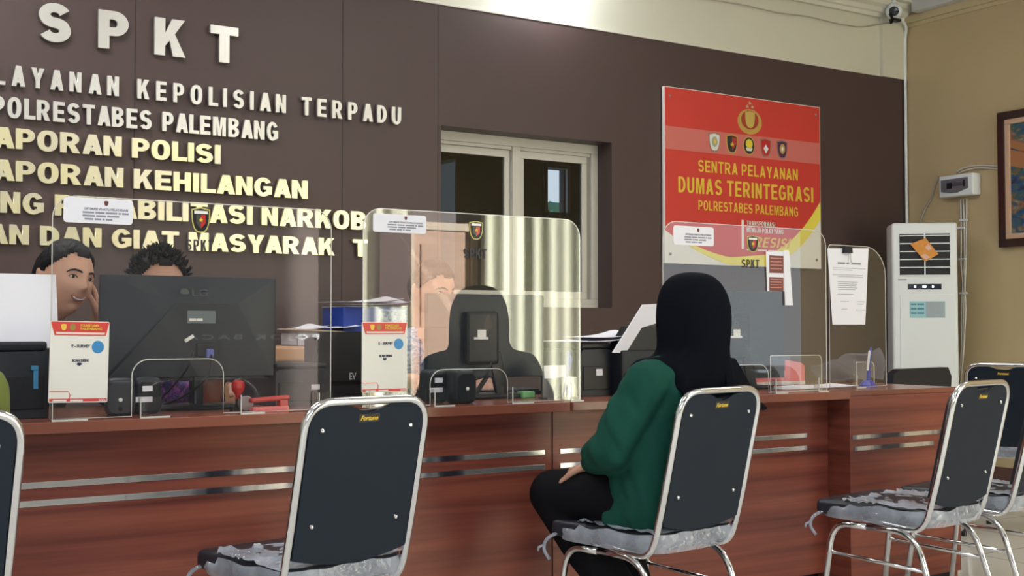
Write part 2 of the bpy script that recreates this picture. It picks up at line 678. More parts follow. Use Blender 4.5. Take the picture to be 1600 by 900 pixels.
def glyph(ch, W, s, t):
    """contours of one capital of height 1; returns (list of contours, width)"""
    h = W / 2
    if ch == 'I': return [[(0, 0), (s, 0), (s, 1), (0, 1)]], s
    if ch == 'L':
        w = W * .88
        return [[(0, 0), (w, 0), (w, t), (s, t), (s, 1), (0, 1)]], w
    if ch == 'T': return [[(0, 1), (0, 1 - t), (h - s / 2, 1 - t), (h - s / 2, 0), (h + s / 2, 0), (h + s / 2, 1 - t), (W, 1 - t), (W, 1)]], W
    if ch in 'EF':
        w = W * .92
        low = [(0, 0), (w, 0), (w, t), (s, t)] if ch == 'E' else [(0, 0), (s, 0)]
        return [low + [(s, .5 - t / 2), (w * .93, .5 - t / 2), (w * .93, .5 + t / 2), (s, .5 + t / 2), (s, 1 - t), (w, 1 - t), (w, 1), (0, 1)]], w
    if ch == 'H': return [[(0, 0), (s, 0), (s, .5 - t / 2), (W - s, .5 - t / 2), (W - s, 0), (W, 0), (W, 1), (W - s, 1), (W - s, .5 + t / 2), (s, .5 + t / 2), (s, 1), (0, 1)]], W
    if ch == 'N': return [[(0, 0), (s, 0), (s, .58), (W - s, 0), (W, 0), (W, 1), (W - s, 1), (W - s, .42), (s, 1), (0, 1)]], W
    if ch == 'M':
        w = W * 1.18
        return [[(0, 0), (s * .92, 0), (s * .92, .70), (w / 2 - s * .36, 0), (w / 2 + s * .36, 0), (w - s * .92, .70), (w - s * .92, 0), (w, 0), (w, 1), (w - s * 1.3, 1), (w / 2, .34), (s * 1.3, 1), (0, 1)]], w
    if ch == 'K':
        w = W * 1.06
        return [[(0, 0), (s, 0), (s, .26), (s + .15 * w, .42), (w - s * 1.2, 0), (w, 0), (.60 * w + .04, .60), (w * .97, 1), (w * .97 - s * 1.22, 1), (s, .60), (s, 1), (0, 1)]], w
    if ch == 'A':
        w = W * 1.08
        k = w / 2 - s * .60
        q = s * 1.08
        top = (w / 2 - q) / k
        return [[(0, 0), (q, 0), (q + .18 * k, .18), (w - q - .18 * k, .18), (w - q, 0), (w, 0), (w / 2 + s * .60, 1), (w / 2 - s * .60, 1)],
                [(q + .37 * k, .37), (w / 2, top * .96), (w - q - .37 * k, .37)]], w
    if ch == 'Y':
        w = W * 1.04
        return [[(w / 2 - s / 2, 0), (w / 2 + s / 2, 0), (w / 2 + s / 2, .40), (w, 1), (w - s * 1.15, 1), (w / 2, .60), (s * 1.15, 1), (0, 1), (w / 2 - s / 2, .40)]], w
    if ch == 'O': return [_sup(h * 1.06, .5, h * 1.06, .515), _sup(h * 1.06, .5, h * 1.06 - s, .515 - t)[::-1]], W * 1.06
    if ch == 'D':
        return [[(0, 0)] + _arc(W * .42, .5, W * .58, .5, -90, 90, 20) + [(0, 1)],
                [(s, t)] + _arc(W * .42, .5, W * .58 - s, .5 - t, -90, 90, 20) + [(s, 1 - t)]], W
    if ch == 'P':
        return [[(0, 0), (s, 0), (s, .35)] + _arc(W * .52, .675, W * .46, .325, -90, 90, 16) + [(0, 1)],
                [(s, .35 + t * .95)] + _arc(W * .50, .675, W * .48 - s, .325 - t * .95, -90, 90, 12) + [(s, 1 - t * .95)]], W * .98
    if ch == 'R':
        return [[(0, 0), (s, 0), (s, .36), (W * .44, .36), (W - s * .98, 0), (W * 1.06, 0), (W * .76, .42)] + _arc(W * .54, .69, W * .46, .31, -48, 90, 14) + [(0, 1)],
                [(s, .38 + t * .85)] + _arc(W * .50, .69, W * .50 - s, .31 - t * .9, -90, 90, 12) + [(s, 1 - t * .92)]], W * 1.06
    if ch == 'B':
        return [[(0, 0)] + _arc(W * .52, .275, W * .48, .275, -90, 62, 14) + _arc(W * .50, .755, W * .46, .245, -58, 90, 12) + [(0, 1)],
                [(s, t * .85)] + _arc(W * .50, .275, W * .50 - s, .275 - t * .85, -90, 90, 12) + [(s, .55 - t * .85)],
                [(s, .51 + t * .7)] + _arc(W * .48, .755, W * .47 - s, .245 - t * .8, -90, 90, 12) + [(s, 1 - t * .85)]], W
    if ch == 'U':
        return [[(0, 1)] + _arc(h, .36, h, .375, 180, 360, 20) + [(W, 1), (W - s, 1)] + _arc(h, .36, h - s, .375 - t, 360, 180, 20) + [(s, 1)]], W
    if ch == 'J':
        w = W * .78
        return [[(w, 1), (w - s, 1)] + _arc(w / 2, .32, w / 2 - s, .335 - t, 360, 190, 14) + _arc(w / 2, .32, w / 2, .335, 190, 360, 16)], w
    if ch == 'G':
        w = W * 1.08
        q = w / 2
        return [_arc(q, .5, q, .515, 32, 306, 30) + [(w, .13), (w, .55), (q + .02, .55), (q + .02, .55 - t * .9), (w - s, .55 - t * .9), (w - s, .235)] + _arc(q, .5, q - s, .515 - t, 306, 38, 26)], w
    if ch == 'S':
        cl = _arc(h, .75 - t / 4, (W - s) / 2, .25 - t / 4, 22, 258, 22) + _arc(h, .25 + t / 4, (W - s) / 2, .25 - t / 4, 78, -158, 22)
        L_, R_ = [], []
        for i, p in enumerate(cl):
            a_, c_ = cl[max(0, i - 1)], cl[min(len(cl) - 1, i + 1)]
            dx, dy = c_[0] - a_[0], c_[1] - a_[1]
            l = math.hypot(dx, dy) or 1
            nx, ny = -dy / l, dx / l
            th = (s * nx * nx + t * ny * ny) / 2
            if .40 < p[1] < .60: th *= 1.12
            L_.append((p[0] + nx * th, p[1] + ny * th)); R_.append((p[0] - nx * th, p[1] - ny * th))
        return [L_ + R_[::-1]], W
    raise KeyError(ch)


_GC = {}
def glyph_bm(ch, W, s, t):
    """one capital as a closed slab, front towards -y, thickness 1"""
    key = (ch, W, s, t)
    if key not in _GC:
        cons, w = glyph(ch, W, s, t)
        cu = bpy.data.curves.new('g', 'CURVE')
        cu.dimensions = '2D'
        cu.fill_mode = 'BOTH'
        cu.extrude = .5
        for c_ in cons:
            sp_ = cu.splines.new('POLY')
            sp_.points.add(len(c_) - 1)
            for p_, (x, y) in zip(sp_.points, c_): p_.co = (x, y, 0, 1)
            sp_.use_cyclic_u = True
        o_ = bpy.data.objects.new('g', cu)
        COL.objects.link(o_)
        dg = bpy.context.evaluated_depsgraph_get()
        me = bpy.data.meshes.new_from_object(o_.evaluated_get(dg))
        bpy.data.objects.remove(o_)
        bpy.data.curves.remove(cu)
        _GC[key] = (me, w)
    me, w = _GC[key]
    b = bmesh.new()
    b.from_mesh(me)
    bmesh.ops.remove_doubles(b, verts=b.verts, dist=1e-5)
    for v in b.verts:
        x, y, z = v.co
        v.co = (x, -z, y)
    return b, w


def caps_fit(text, x0, x1, z0, z1, y, depth=.001, W=.72, s=.22, t=.18, gap=.12):
    xs, pos = 0, []
    for ch in text:
        if ch == ' ':
            xs += .34; continue
        w = glyph(ch, W, s, t)[1]
        pos.append((ch, xs)); xs += w + gap
    tot = xs - gap
    out = NB()
    for ch, x in pos:
        g_, w = glyph_bm(ch, W, s, t)
        for v in g_.verts:
            v.co = (x0 + (v.co.x + x) / tot * (x1 - x0), y + v.co.y * depth, z0 + v.co.z * (z1 - z0))
        add(out, g_)
    return out

# ================================================================== the room
YW, XW, ZC, ZB = 6.0, 7.23, 3.42, 0.0
zt = onY(1400, 123.5, YW).z                       # top of the brown cladding
wl, wr = onY(689, 300, YW).x, onY(956, 300, YW).x
wb, wt = onY(940, 481, YW).z, onY(800, 207, YW).z
X0, YF = -3.2, -3.0

# back wall: brown laminate cladding round the window, cream wall over it
def sheet(x0, x1, z0, z1, y0, y1):
    return bx(x0, x1, y0, y1, z0, z1)
bm = boxes(sheet(X0, wl, 0, zt, YW, YW + .25), sheet(wr, XW, 0, zt, YW, YW + .25),
           sheet(wl, wr, 0, wb, YW, YW + .25), sheet(wl, wr, wt, zt, YW, YW + .25))
wall_back = struct('wall_back', bm, BROWN)
for sx in (210, 535, 742):
    x = onY(sx, 200, YW).x
    if wl < x < wr: x = wl - .02
    obj('panel_joint', bx(x - .0015, x + .0015, YW - .0012, YW + .002, 0, zt), mat('dark_joint_strip', (0.02, 0.014, 0.014), 0.7), wall_back)  # thin dark strip along each seam between panels
struct('wall_back_upper', boxes(bx(X0, XW, YW + .012, YW + .25, zt, ZC), bx(onY(1376, 80, YW).x, XW, YW - .02, YW + .02, zt, ZC)), CREAM)
struct('trim_1', bx(X0, XW, YW - .006, YW + .02, zt, zt + .012, .003), mat('pale_edge_strip', (0.7, 0.68, 0.62), .5))
# cornices
def cornice(x0, x1):
    prof = [(0, 3.30), (-.025, 3.30), (-.03, 3.325), (-.05, 3.33), (-.06, 3.36), (-.10, 3.375), (-.115, 3.40), (-.15, 3.405), (-.15, ZC), (0, ZC)]
    b = bmesh.new()
    A = [b.verts.new((x0, YW + y, z)) for y, z in prof]
    B = [b.verts.new((x1, YW + y, z)) for y, z in prof]
    for i in range(len(prof)):
        j = (i + 1) % len(prof)
        b.faces.new((A[i], A[j], B[j], B[i]))
    return b
struct('trim_2', cornice(X0, XW), mat('cornice_paint', (0.68, 0.67, 0.60), .6))
zc1, zc0 = onX(1414, 28, XW).z, onX(1418, 38, XW).z
struct('trim_3', boxes(bx(XW - .028, XW, YF, YW, zc0, zc1, .004), bx(XW - .012, XW, YF, YW, zc0 - .03, zc0, .004)), mat('tan_trim_paint', (0.56, 0.47, 0.29), .55))
struct('trim_4', bx(XW - .10, XW, YF, YW - .15, zc1, ZC), CEIL)
struct('ceiling', bx(X0 - .1, XW + .15, YF - .1, YW + .15, ZC, ZC + .1), CEIL)
# right wall with an unseen side entrance, sized so the sun reaches the curtains
EY0, EY1, EZ = -2.8, -0.35, 3.1
struct('wall_right', boxes(bx(XW, XW + .15, EY1, YW + .15, 0, ZC), bx(XW, XW + .15, YF - .1, EY0, 0, ZC), bx(XW, XW + .15, EY0, EY1, EZ, ZC)), TAN)
struct('wall_left', bx(X0 - .1, X0, YF - .1, YW + .15, 0, ZC), CREAM)
struct('wall_front', bx(X0 - .1, XW + .15, YF - .1, YF, 0, ZC), mat('front_wall_paint', (0.14, 0.11, 0.10), 0.6))


def floor_material():
    m = bpy.data.materials.new('pale_floor_tiles')
    m.use_nodes = True
    nt = m.node_tree
    b = nt.nodes['Principled BSDF']
    tc = nt.nodes.new('ShaderNodeTexCoord')
    br = nt.nodes.new('ShaderNodeTexBrick')
    br.offset = 0
    br.inputs['Color1'].default_value = (0.60, 0.59, 0.56, 1)
    br.inputs['Color2'].default_value = (0.55, 0.55, 0.53, 1)
    br.inputs['Mortar'].default_value = (0.25, 0.24, 0.23, 1)
    br.inputs['Scale'].default_value = 1
    br.inputs['Mortar Size'].default_value = 0.004
    br.inputs['Brick Width'].default_value = 0.6
    br.inputs['Row Height'].default_value = 0.6
    nt.links.new(tc.outputs['Object'], br.inputs['Vector'])
    nt.links.new(br.outputs['Color'], b.inputs['Base Color'])
    b.inputs['Roughness'].default_value = 0.16
    return m


struct('floor', bx(X0 - .1, XW + .15, YF - .1, YW + .15, -.1, 0), floor_material())
struct('baseboard_right', bx(XW - .012, XW, EY1, YW, 0, .1, .002), mat('dark_skirting', (0.12, 0.06, 0.05), .4))

# ------------------------------------------------------------------ window in the brown wall
YG = YW + .175
xm = onY(803, 300, YG).x
xr = wr
win = empty('window_1', ((wl + xr) / 2, YG, wb))
win['kind'] = 'structure'
win['label'] = 'white aluminium sliding window set into the brown wall'
ox, oz = (wl + xr) / 2, wb
H = wt - wb
W = xr - wl
def fr(x0, x1, z0, z1, y0=-.03, y1=.03, bev=.003):
    return bx(x0, x1, y0, y1, z0, z1, bev)
hw = W / 2
mx_ = xm - ox
b = boxes(fr(-hw, hw, H - .055, H), fr(-hw, hw, 0, .055), fr(-hw, -hw + .05, .055, H - .055), fr(hw - .05, hw, .055, H - .055),
          fr(mx_ - .028, mx_ + .028, .055, H - .055), fr(-hw + .05, mx_ - .028, H - .075, H - .055, -.018, .025), fr(mx_ + .028, hw - .05, H - .075, H - .055, -.018, .025))
obj('window_frame', b, ALU, win)
for (a, c, yy) in ((-hw + .05, mx_ - .03, .012), (mx_ + .03, hw - .075, -.002)):
    s = boxes(fr(a, c, H - .120, H - .076, yy - .014, yy + .014), fr(a, c, .056, .10, yy - .014, yy + .014),
              fr(a, a + .032, .10, H - .120, yy - .014, yy + .014), fr(c - .038, c, .10, H - .120, yy - .014, yy + .014))
    so_ = obj('window_sash', s, ALU, win)
    obj('pane', bx(a + .03, c - .036, yy - .002, yy + .002, .098, H - .118), PANE, so_)
    obj('sash_track', bx(c + .001, c + .024, yy - .008, yy + .026, .056, H - .076), ALUSH, so_)
# dark room behind it, with a small daylit opening on to palm leaves
DK = mat('dark_room_shade', (0.035, 0.035, 0.045), .8)  # near black walls put the unlit room's darkness into the colour
bk0, bk1 = 2.4, 7.2
y2 = 8.6
pa, pb = onY(853, 262, y2), onY(884, 333, y2)
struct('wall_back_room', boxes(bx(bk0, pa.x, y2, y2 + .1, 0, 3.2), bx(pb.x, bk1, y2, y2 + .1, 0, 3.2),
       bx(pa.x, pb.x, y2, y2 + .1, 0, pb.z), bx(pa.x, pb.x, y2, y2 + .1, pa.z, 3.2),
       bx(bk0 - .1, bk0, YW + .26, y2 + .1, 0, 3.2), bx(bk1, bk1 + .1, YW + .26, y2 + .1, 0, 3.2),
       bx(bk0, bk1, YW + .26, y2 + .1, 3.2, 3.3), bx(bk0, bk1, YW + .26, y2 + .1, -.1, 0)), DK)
w2 = boxes(bx(pa.x - .03, pa.x, y2 - .03, y2 + .03, pb.z, pa.z + .03), bx(pb.x, pb.x + .03, y2 - .03, y2 + .03, pb.z, pa.z + .03),
           bx(pa.x, pb.x, y2 - .03, y2 + .03, pa.z, pa.z + .03), bx(pa.x, pb.x, y2 - .03, y2 + .03, pb.z - .03, pb.z))
struct('window_2', w2, mat('grey_frame', (.14, .17, .2), .5))
# palm outside
pt = empty('palm_tree', (pa.x * (y2 + .8) / y2 - .02, y2 + .8, 0), 0, 'green palm seen through the far window of the dark room', 'tree')
obj('trunk', tube([(0, 0, 0), (.03, 0, .9), (0, 0, 2.15)], .05, 8), mat('palm_bark', (.1, .07, .04), .9), pt)
lf = NB()
for k in range(26):
    a = random.uniform(0, 2 * PI)
    L = random.uniform(.5, .85)
    prev = None
    N = 7
    vs = []
    for i in range(N):
        t = i / (N - 1)
        p = Vector((math.cos(a) * L * t, math.sin(a) * L * t * .5, 2.15 + .35 * t - .95 * t * t + random.uniform(-.01, .01)))
        w = .05 * math.sin(PI * min(1, t * .9 + .1))
        vs.append((lf.verts.new(p + Vector((0, 0, w))), lf.verts.new(p - Vector((0, 0, w)))))
    for i in range(N - 1):
        lf.faces.new((vs[i][0], vs[i + 1][0], vs[i + 1][1], vs[i][1]))
obj('leaves', lf, mat('palm_leaf', (0.10, 0.32, 0.22), .6), pt)

# ------------------------------------------------------------------ behind the camera: sunlit curtains, door, sign
cx0, cx1 = 4.55, 7.0
def curtain(x0, x1, z0=.05, z1=2.75, y=YF + .14, n=60, folds=9):
    b = bmesh.new()
    A = []
    for i in range(n):
        t = i / (n - 1)
        yy = y + .020 * math.sin(t * folds * 2 * PI) + .01 * math.sin(t * 31)
        x = x0 + (x1 - x0) * t
        A.append((b.verts.new((x, yy, z0)), b.verts.new((x, yy, z1)), b.verts.new((x, yy - .006, z0)), b.verts.new((x, yy - .006, z1))))
    for p, q in zip(A, A[1:]):
        b.faces.new((p[0], q[0], q[1], p[1]))
        b.faces.new((p[2], p[3], q[3], q[2]))
    return b
o = obj('curtain', curtain(4.36, 5.0, folds=3), CURTAIN, smooth='all')
tag(o, 'pale green curtain left of the wooden door, mirrored in the middle acrylic shield', 'curtain')
o = obj('curtain', curtain(5.72, 6.95, folds=7), CURTAIN, smooth='all')
tag(o, 'wide pale green curtain right of the wooden door, mirrored in the middle acrylic shield', 'curtain')
dr = empty('door_1', (5.36, YF, 0)); dr['kind'] = 'structure'
obj('door_panel', boxes(bx(-.30, .30, 0, .05, 0, 1.93, .004), bx(-.22, .22, .05, .06, 1.05, 1.8, .004), bx(-.22, .22, .05, .06, .15, .95, .004)), DOORWOOD, dr)
obj('door_frame', boxes(bx(-.36, -.30, 0, .08, 0, 1.99, .003), bx(.30, .36, 0, .08, 0, 1.99, .003), bx(-.36, .36, 0, .08, 1.93, 2.0, .003)), mat('door_frame_paint', (.72, .6, .45), .5), dr)
obj('door_handle', boxes(bx(.20, .28, .05, .09, 1.0, 1.02, .003), bx(.25, .28, .05, .065, .95, 1.08, .003)), CHROME, dr)
bn = obj('wall_banner', bx(4.66, 4.96, YF + .19, YF + .20, 1.24, 1.90, .002), mat('dark_banner_cloth', (.07, .035, .035), .7))
tag(bn, 'dark brown cloth panel hanging left of the sunlit door', 'banner')
t1 = text_fit('POJOK BACA', 3.02, 4.18, .935, .99, 0, bold=.03, depth=.01, spacing=1.5)
xf(t1, Matrix.Rotation(PI, 4, 'Z'), (7.2, YF + .01, 0))
tag(obj('reading_corner_sign', t1, WHITE), 'white reading corner lettering on the wall behind the camera', 'sign')

# ------------------------------------------------------------------ raised lettering on the brown wall
def lettering(text, i0, px0, i1, px1, side1, pyt, pyb, pxz, m, label, W=.8, s=.27, t=.21, gap=.10, space=.36, drop=(), depth=.028):
    """letter number i0's left edge stands at px0, letter i1's left/right edge at px1; heights taken at column pxz"""
    Yf = YW - depth - .004
    xs, pos = 0, []
    for ch in text:
        if ch == ' ':
            xs += space; continue
        w = glyph(ch, W, s, t)[1]
        pos.append((ch, xs, w)); xs += w + (gap * (.8 if gap > .2 else .45) if ch in 'LAY' else gap)
    xa = pos[i0][1]
    xb = pos[i1][1] + (pos[i1][2] if side1 == 'r' else 0)
    wa, wb_ = onY(px0, pyt, Yf).x, onY(px1, pyt, Yf).x
    zt_, zb_ = onY(pxz, pyt, Yf).z, onY(pxz, pyb, Yf).z
    root = empty('wall_lettering', ((wa + wb_) / 2, YW, zb_), 0, label, 'sign', 'raised metal lettering on the brown wall')
    for i, (ch, x, w) in enumerate(pos):
        if i in drop: continue
        nb, _ = glyph_bm(ch, W, s, t)
        for v in nb.verts:
            v.co.x = wa + (v.co.x + x - xa) / (xb - xa) * (wb_ - wa) - root.location.x
            v.co.z = v.co.z * (zt_ - zb_)
            v.co.y = -depth / 2 - .004 + v.co.y * depth
        if max(v.co.x for v in nb.verts) + root.location.x < .5:
            nb.free(); continue
        bmesh.ops.recalc_face_normals(nb, faces=nb.faces)
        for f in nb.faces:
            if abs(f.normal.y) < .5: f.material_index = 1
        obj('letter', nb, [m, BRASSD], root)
    return root


lettering('SPKT', 0, 61, 3, 373, 'r', 5, 66, 88, STEEL, 'very large spaced silver capitals SPKT at the top of the wall', .78, .28, .23, .68)
lettering('PELAYANAN KEPOLISIAN TERPADU', 3, 18, 25, 627, 'r', 152, 180, 480, STEEL, 'silver line LAYANAN KEPOLISIAN TERPADU under the largest capitals', .55, .19, .17, .34, .55)
lettering('POLRESTABES PALEMBANG', 2, 38, 19, 435, 'r', 174, 204, 250, STEEL, 'silver line POLRESTABES PALEMBANG, third line of the wall lettering', .60, .21, .18, .14, .42)
lettering('LAPORAN POLISI', 2, 25, 12, 345, 'r', 216, 246.5, 215, BRASS, 'brass line LAPORAN POLISI, shortest of the lower wall lines')
lettering('LAPORAN KEHILANGAN', 2, 25, 16, 481, 'r', 264, 294.5, 215, BRASS, 'brass line LAPORAN KEHILANGAN, fifth line on the brown wall')
lettering('BIDANG REHABILITASI NARKOBA', 6, 86, 23, 549, 'l', 327, 356, 500, BRASS, 'brass line REHABILITASI NARKOBA partly behind the shield stickers', drop=(24,))
lettering('KEAMANAN DAN GIAT MASYARAKAT', 8, 63, 24, 552, 'l', 363, 391.5, 305, BRASS, 'brass bottom line DAN GIAT MASYARAKAT with one letter missing', drop=(23,))

# ------------------------------------------------------------------ red notice board
def shield_poly(cx, cz, w, h, n=8):
    pts = [(cx - w / 2, cz + h * .42), (cx, cz + h * .5), (cx + w / 2, cz + h * .42)]
    for k in range(1, n):
        t = k / n
        pts.append((cx + w / 2 * math.cos(t * PI / 2) ** .7, cz + h * .25 - h * .75 * math.sin(t * PI / 2)))
    pts.append((cx, cz - h * .5))
    for k in range(n - 1, 0, -1):
        t = k / n
        pts.append((cx - w / 2 * math.cos(t * PI / 2) ** .7, cz + h * .25 - h * .75 * math.sin(t * PI / 2)))
    return pts


def ell(cx, cz, rx, rz, n=24, a0=0, a1=360):
    return [(cx + rx * math.cos(rad(a0 + (a1 - a0) * k / n)), cz + rz * math.sin(rad(a0 + (a1 - a0) * k / n))) for k in range(n)]


def star(cx, cz, r):
    return [(cx + (r if k % 2 == 0 else r * .42) * math.sin(k * PI / 5), cz + (r if k % 2 == 0 else r * .42) * math.cos(k * PI / 5)) for k in range(10)]


BY = YW - .03
a = onY(1037.5, 134, BY); c = onY(1281, 164, BY); d = onY(1037.5, 411, BY)
BW, BH = c.x - a.x, (onY(1160, 148.5, BY).z - onY(1160, 420, BY).z)
bz0 = onY(1037.5, 411, BY).z
BH = a.z - bz0
nb = empty('notice_board', ((a.x + c.x) / 2, BY, bz0), 0, 'red notice board headed SENTRA PELAYANAN on the brown wall', 'sign')
h = BW / 2
obj('board', bx(-h, h, 0, .022, 0, BH, .002), WHITEP, nb)
S1 = -.0012
def U(px, py):
    p = onY(px, py, BY)
    return (p.x - nb.location.x, p.z - bz0)
# red field with a sweeping curved lower edge
low = [(-h + .004 + (2 * h - .008) * k / 24, BH * (.115 - .30 * (k / 24) + .52 * (k / 24) ** 2.0 - .0 * k)) for k in range(25)]
def swoop(t): return BH * (.185 - .66 * t + .46 * t * t + .32 * t ** 4)
redp = [(-h + .005, BH - .005), (h - .005, BH - .005)] + [(-h + .005 + (2 * h - .01) * t, max(.004, swoop(t))) for t in [1 - k / 30 for k in range(31)]]
yelp = [(-h + .005 + (2 * h - .01) * (.05 + .95 * k / 30), max(.004, swoop(.05 + .95 * k / 30)) + BH * .0) for k in range(31)]
yel2 = [(x, z + BH * .012 + BH * .10 * ((x + h) / (2 * h)) ** 1.2) for x, z in yelp][::-1]
obj('red_print', prism(redp, S1, .0005), RED, nb)
obj('yellow_swoosh', prism(yelp + yel2, S1 - .001, S1 + .0005), YELB, nb)
y0_, y1_ = U(1160, 205)[1], U(1160, 244)[1]
obj('pink_band', bx(-h + .005, h - .005, S1 - .001, S1 + .0005, BH - BH * .355, BH - BH * .225), PINKP, nb)
def line_on_board(text, x0f, x1f, z0f, z1f, m, bold=.02, shear=0, name='lettering'):
    q_ = caps_fit(text, -h + BW * x0f, -h + BW * x1f, BH * z0f, BH * z1f, S1 - .002, .001, .66, .20 if bold > .02 else .17, .15, .16)
    if shear:
        for v in q_.verts: v.co.x += (v.co.z - BH * z0f) * shear
    obj(name, q_, m, nb)
# fractions read in the board's own plane
line_on_board('SENTRA PELAYANAN', .20, .84, .532, .600, YEL)
line_on_board('DUMAS TERINTEGRASI', .08, .945, .405, .495, YEL, .025)
line_on_board('POLRESTABES PALEMBANG', .20, .84, .312, .368, YEL)
line_on_board('TRANSFORMASI', .50, .685, .240, .268, WHITEP, .03)
line_on_board('MENUJU POLRI YANG', .50, .74, .200, .228, WHITEP, .03)
line_on_board('PRESISI', .50, .775, .115, .175, YEL, .03, .35)
obj('white_rule', boxes(bx(-h + BW * .468, -h + BW * .482, S1 - .002, S1, BH * .10, BH * .27),
                        *[bx(-h + BW * (.50 + .07 * k), -h + BW * (.56 + .07 * k), S1 - .002, S1, BH * .093, BH * .101) for k in range(4)]), WHITEP, nb)
# police emblem
ex, ez = -h + BW * .525, BH * .855
em = NB()
add(em, prism(ell(ex, ez, BW * .078, BH * .075, 28), S1 - .002, S1))
obj('emblem', em, GOLD, nb)
obj('emblem_inner_ring', prism(ell(ex, ez + .012, BW * .056, BH * .056, 24), S1 - .003, S1), mat('emblem_red', (.40, .05, .03), .4), nb)
obj('emblem_shield', prism(shield_poly(ex, ez + .015, BW * .062, BH * .10), S1 - .0045, S1), mat('emblem_gold', (.60, .45, .12), .35), nb)
for (sx, sz) in ((0, .112), (-.016, .090), (.016, .090)):
    obj('emblem_star', prism(star(ex + sx * BW, ez + sz * BH, .015), S1 - .003, S1), mat('star_print', (.75, .5, .35), .5), nb)
bad = [((.75, .76, .74), (.4, .42, .3)), ((.03, .03, .03), (.45, .05, .04)), ((.03, .03, .03), (.75, .6, .05)), ((.55, .03, .03), (.75, .8, .85)), ((.10, .02, .08), (.5, .35, .1))]
for k, (c1, c2) in enumerate(bad):
    bxx = -h + BW * (.30 + .113 * k - .004 * k)
    bzz = BH * .712
    m1 = mat('badge_base_%d' % k, c1, .4); m2 = mat('badge_centre_%d' % k, c2, .4)
    poly = ell(bxx, bzz, BW * .038, BH * .056) if k == 2 else shield_poly(bxx, bzz, BW * .072, BH * .115)
    q = obj('badge', prism(poly, S1 - .003, S1), GOLD if k in (1, 2) else mat('badge_rim', (.30, .20, .16), .4), nb)
    poly = ell(bxx, bzz, BW * .033, BH * .049) if k == 2 else shield_poly(bxx, bzz, BW * .06, BH * .099)
    obj('badge_field', prism(poly, S1 - .004, S1), m1, q)
    if k == 2:
        obj('badge_centre', prism(ell(bxx, bzz + .012, BW * .022, BH * .028), S1 - .0055, S1), m2, q)
        obj('badge_book', prism([(bxx - .03, bzz - .015), (bxx + .03, bzz - .015), (bxx + .02, bzz - .035), (bxx - .02, bzz - .035)], S1 - .0055, S1), WHITEP, q)
    elif k == 1:
        obj('badge_centre', prism([(bxx, bzz + .045), (bxx + BW * .026, bzz + .04), (bxx + BW * .026, bzz), (bxx, bzz - .045)], S1 - .0055, S1), m2, q)
        obj('badge_star', prism(star(bxx, bzz - .005, .018), S1 - .006, S1), YEL, q)
    elif k == 3:
        obj('badge_centre', prism([(bxx, bzz + .02), (bxx + .022, bzz - .008), (bxx, bzz - .04), (bxx - .022, bzz - .008)], S1 - .0055, S1), m2, q)
    else:
        obj('badge_centre', prism(ell(bxx, bzz + .002, BW * .017, BH * .03), S1 - .0055, S1), m2, q)
        obj('badge_disc', prism(ell(bxx, bzz + .002, BW * .007, BH * .013), S1 - .0065, S1), YEL if k == 0 else WHITEP, q)
for (sx, sz) in ((-h + .045, BH - .06), (h - .045, BH - .06), (-h + .045, .06), (h - .045, .06)):
    obj('screw_cap', xf(lathe([(.010, 0), (.010, .004), (.006, .008), (.001, .009)], 12, 'y'), None, (sx, 0, sz)), mat('dull_screw', (.35, .28, .26), .3, .8), nb)

# ------------------------------------------------------------------ desks of the service counter
DZ, DY, DYB, PY = 0.79, 3.31, 3.93, 3.42
def strip_z(px, py, Y): return onY(px, py, Y).z
su = strip_z(400, 736, PY - .002); sl = strip_z(400, 762, PY - .002)
print('strip z', su, sl)
def desk(x0, x1, py, label, sides=True, zoff=0.0, cut0=0, cut1=0):
    r = empty('service_desk', ((x0 + x1) / 2, (DY + DYB) / 2, 0), 0, label, 'desk', 'wooden desks making up the counter')
    hx = (x1 - x0) / 2
    yc = (DY + DYB) / 2
    obj('desktop', bx(-hx, hx, DY - yc - zoff, DYB - yc, DZ - .03, DZ, .0025), WOODT, r)
    obj('front_panel', bx(-hx + .002, hx - .002, py - yc, py - yc + .018, .075, DZ - .03), WOOD, r)
    obj('plinth', bx(-hx + .01, hx - .01, py - yc + .04, py - yc + .06, 0, .075), BLACK, r)
    for s in (-1, 1):
        obj('side_panel', bx(s * hx - s * .002, s * hx - s * .022, py + .0185 - yc, DYB - yc - .02, 0, DZ - .03), WOOD, r)
    for z in (su, sl):
        obj('mirror_strip', bx(-hx + cut0, hx - cut1, py - yc - .003, py - yc + .001, z - .0085, z + .0085, .001), MIRROR, r)
    return r
xC0 = onY(1327, 615, DY).x
xC1 = onY(1502, 860, DY).x
xB0 = onY(892, 631, DY).x
xA0 = onY(682, 631, PY).x
print('desk x', xA0, xB0, xC0, xC1)
desk(-.5, 1.62, PY, 'long wooden desk at the left under the large dark monitor', cut0=.03, cut1=.03)
desk(1.622, xB0 - .001, PY, 'wooden desk in the middle under the shield with yellow reflections', cut0=.03, cut1=.03)
desk(xB0 + .001, xC0, PY, 'wooden desk in front of the seated woman', zoff=.008, cut0=.03, cut1=.12)
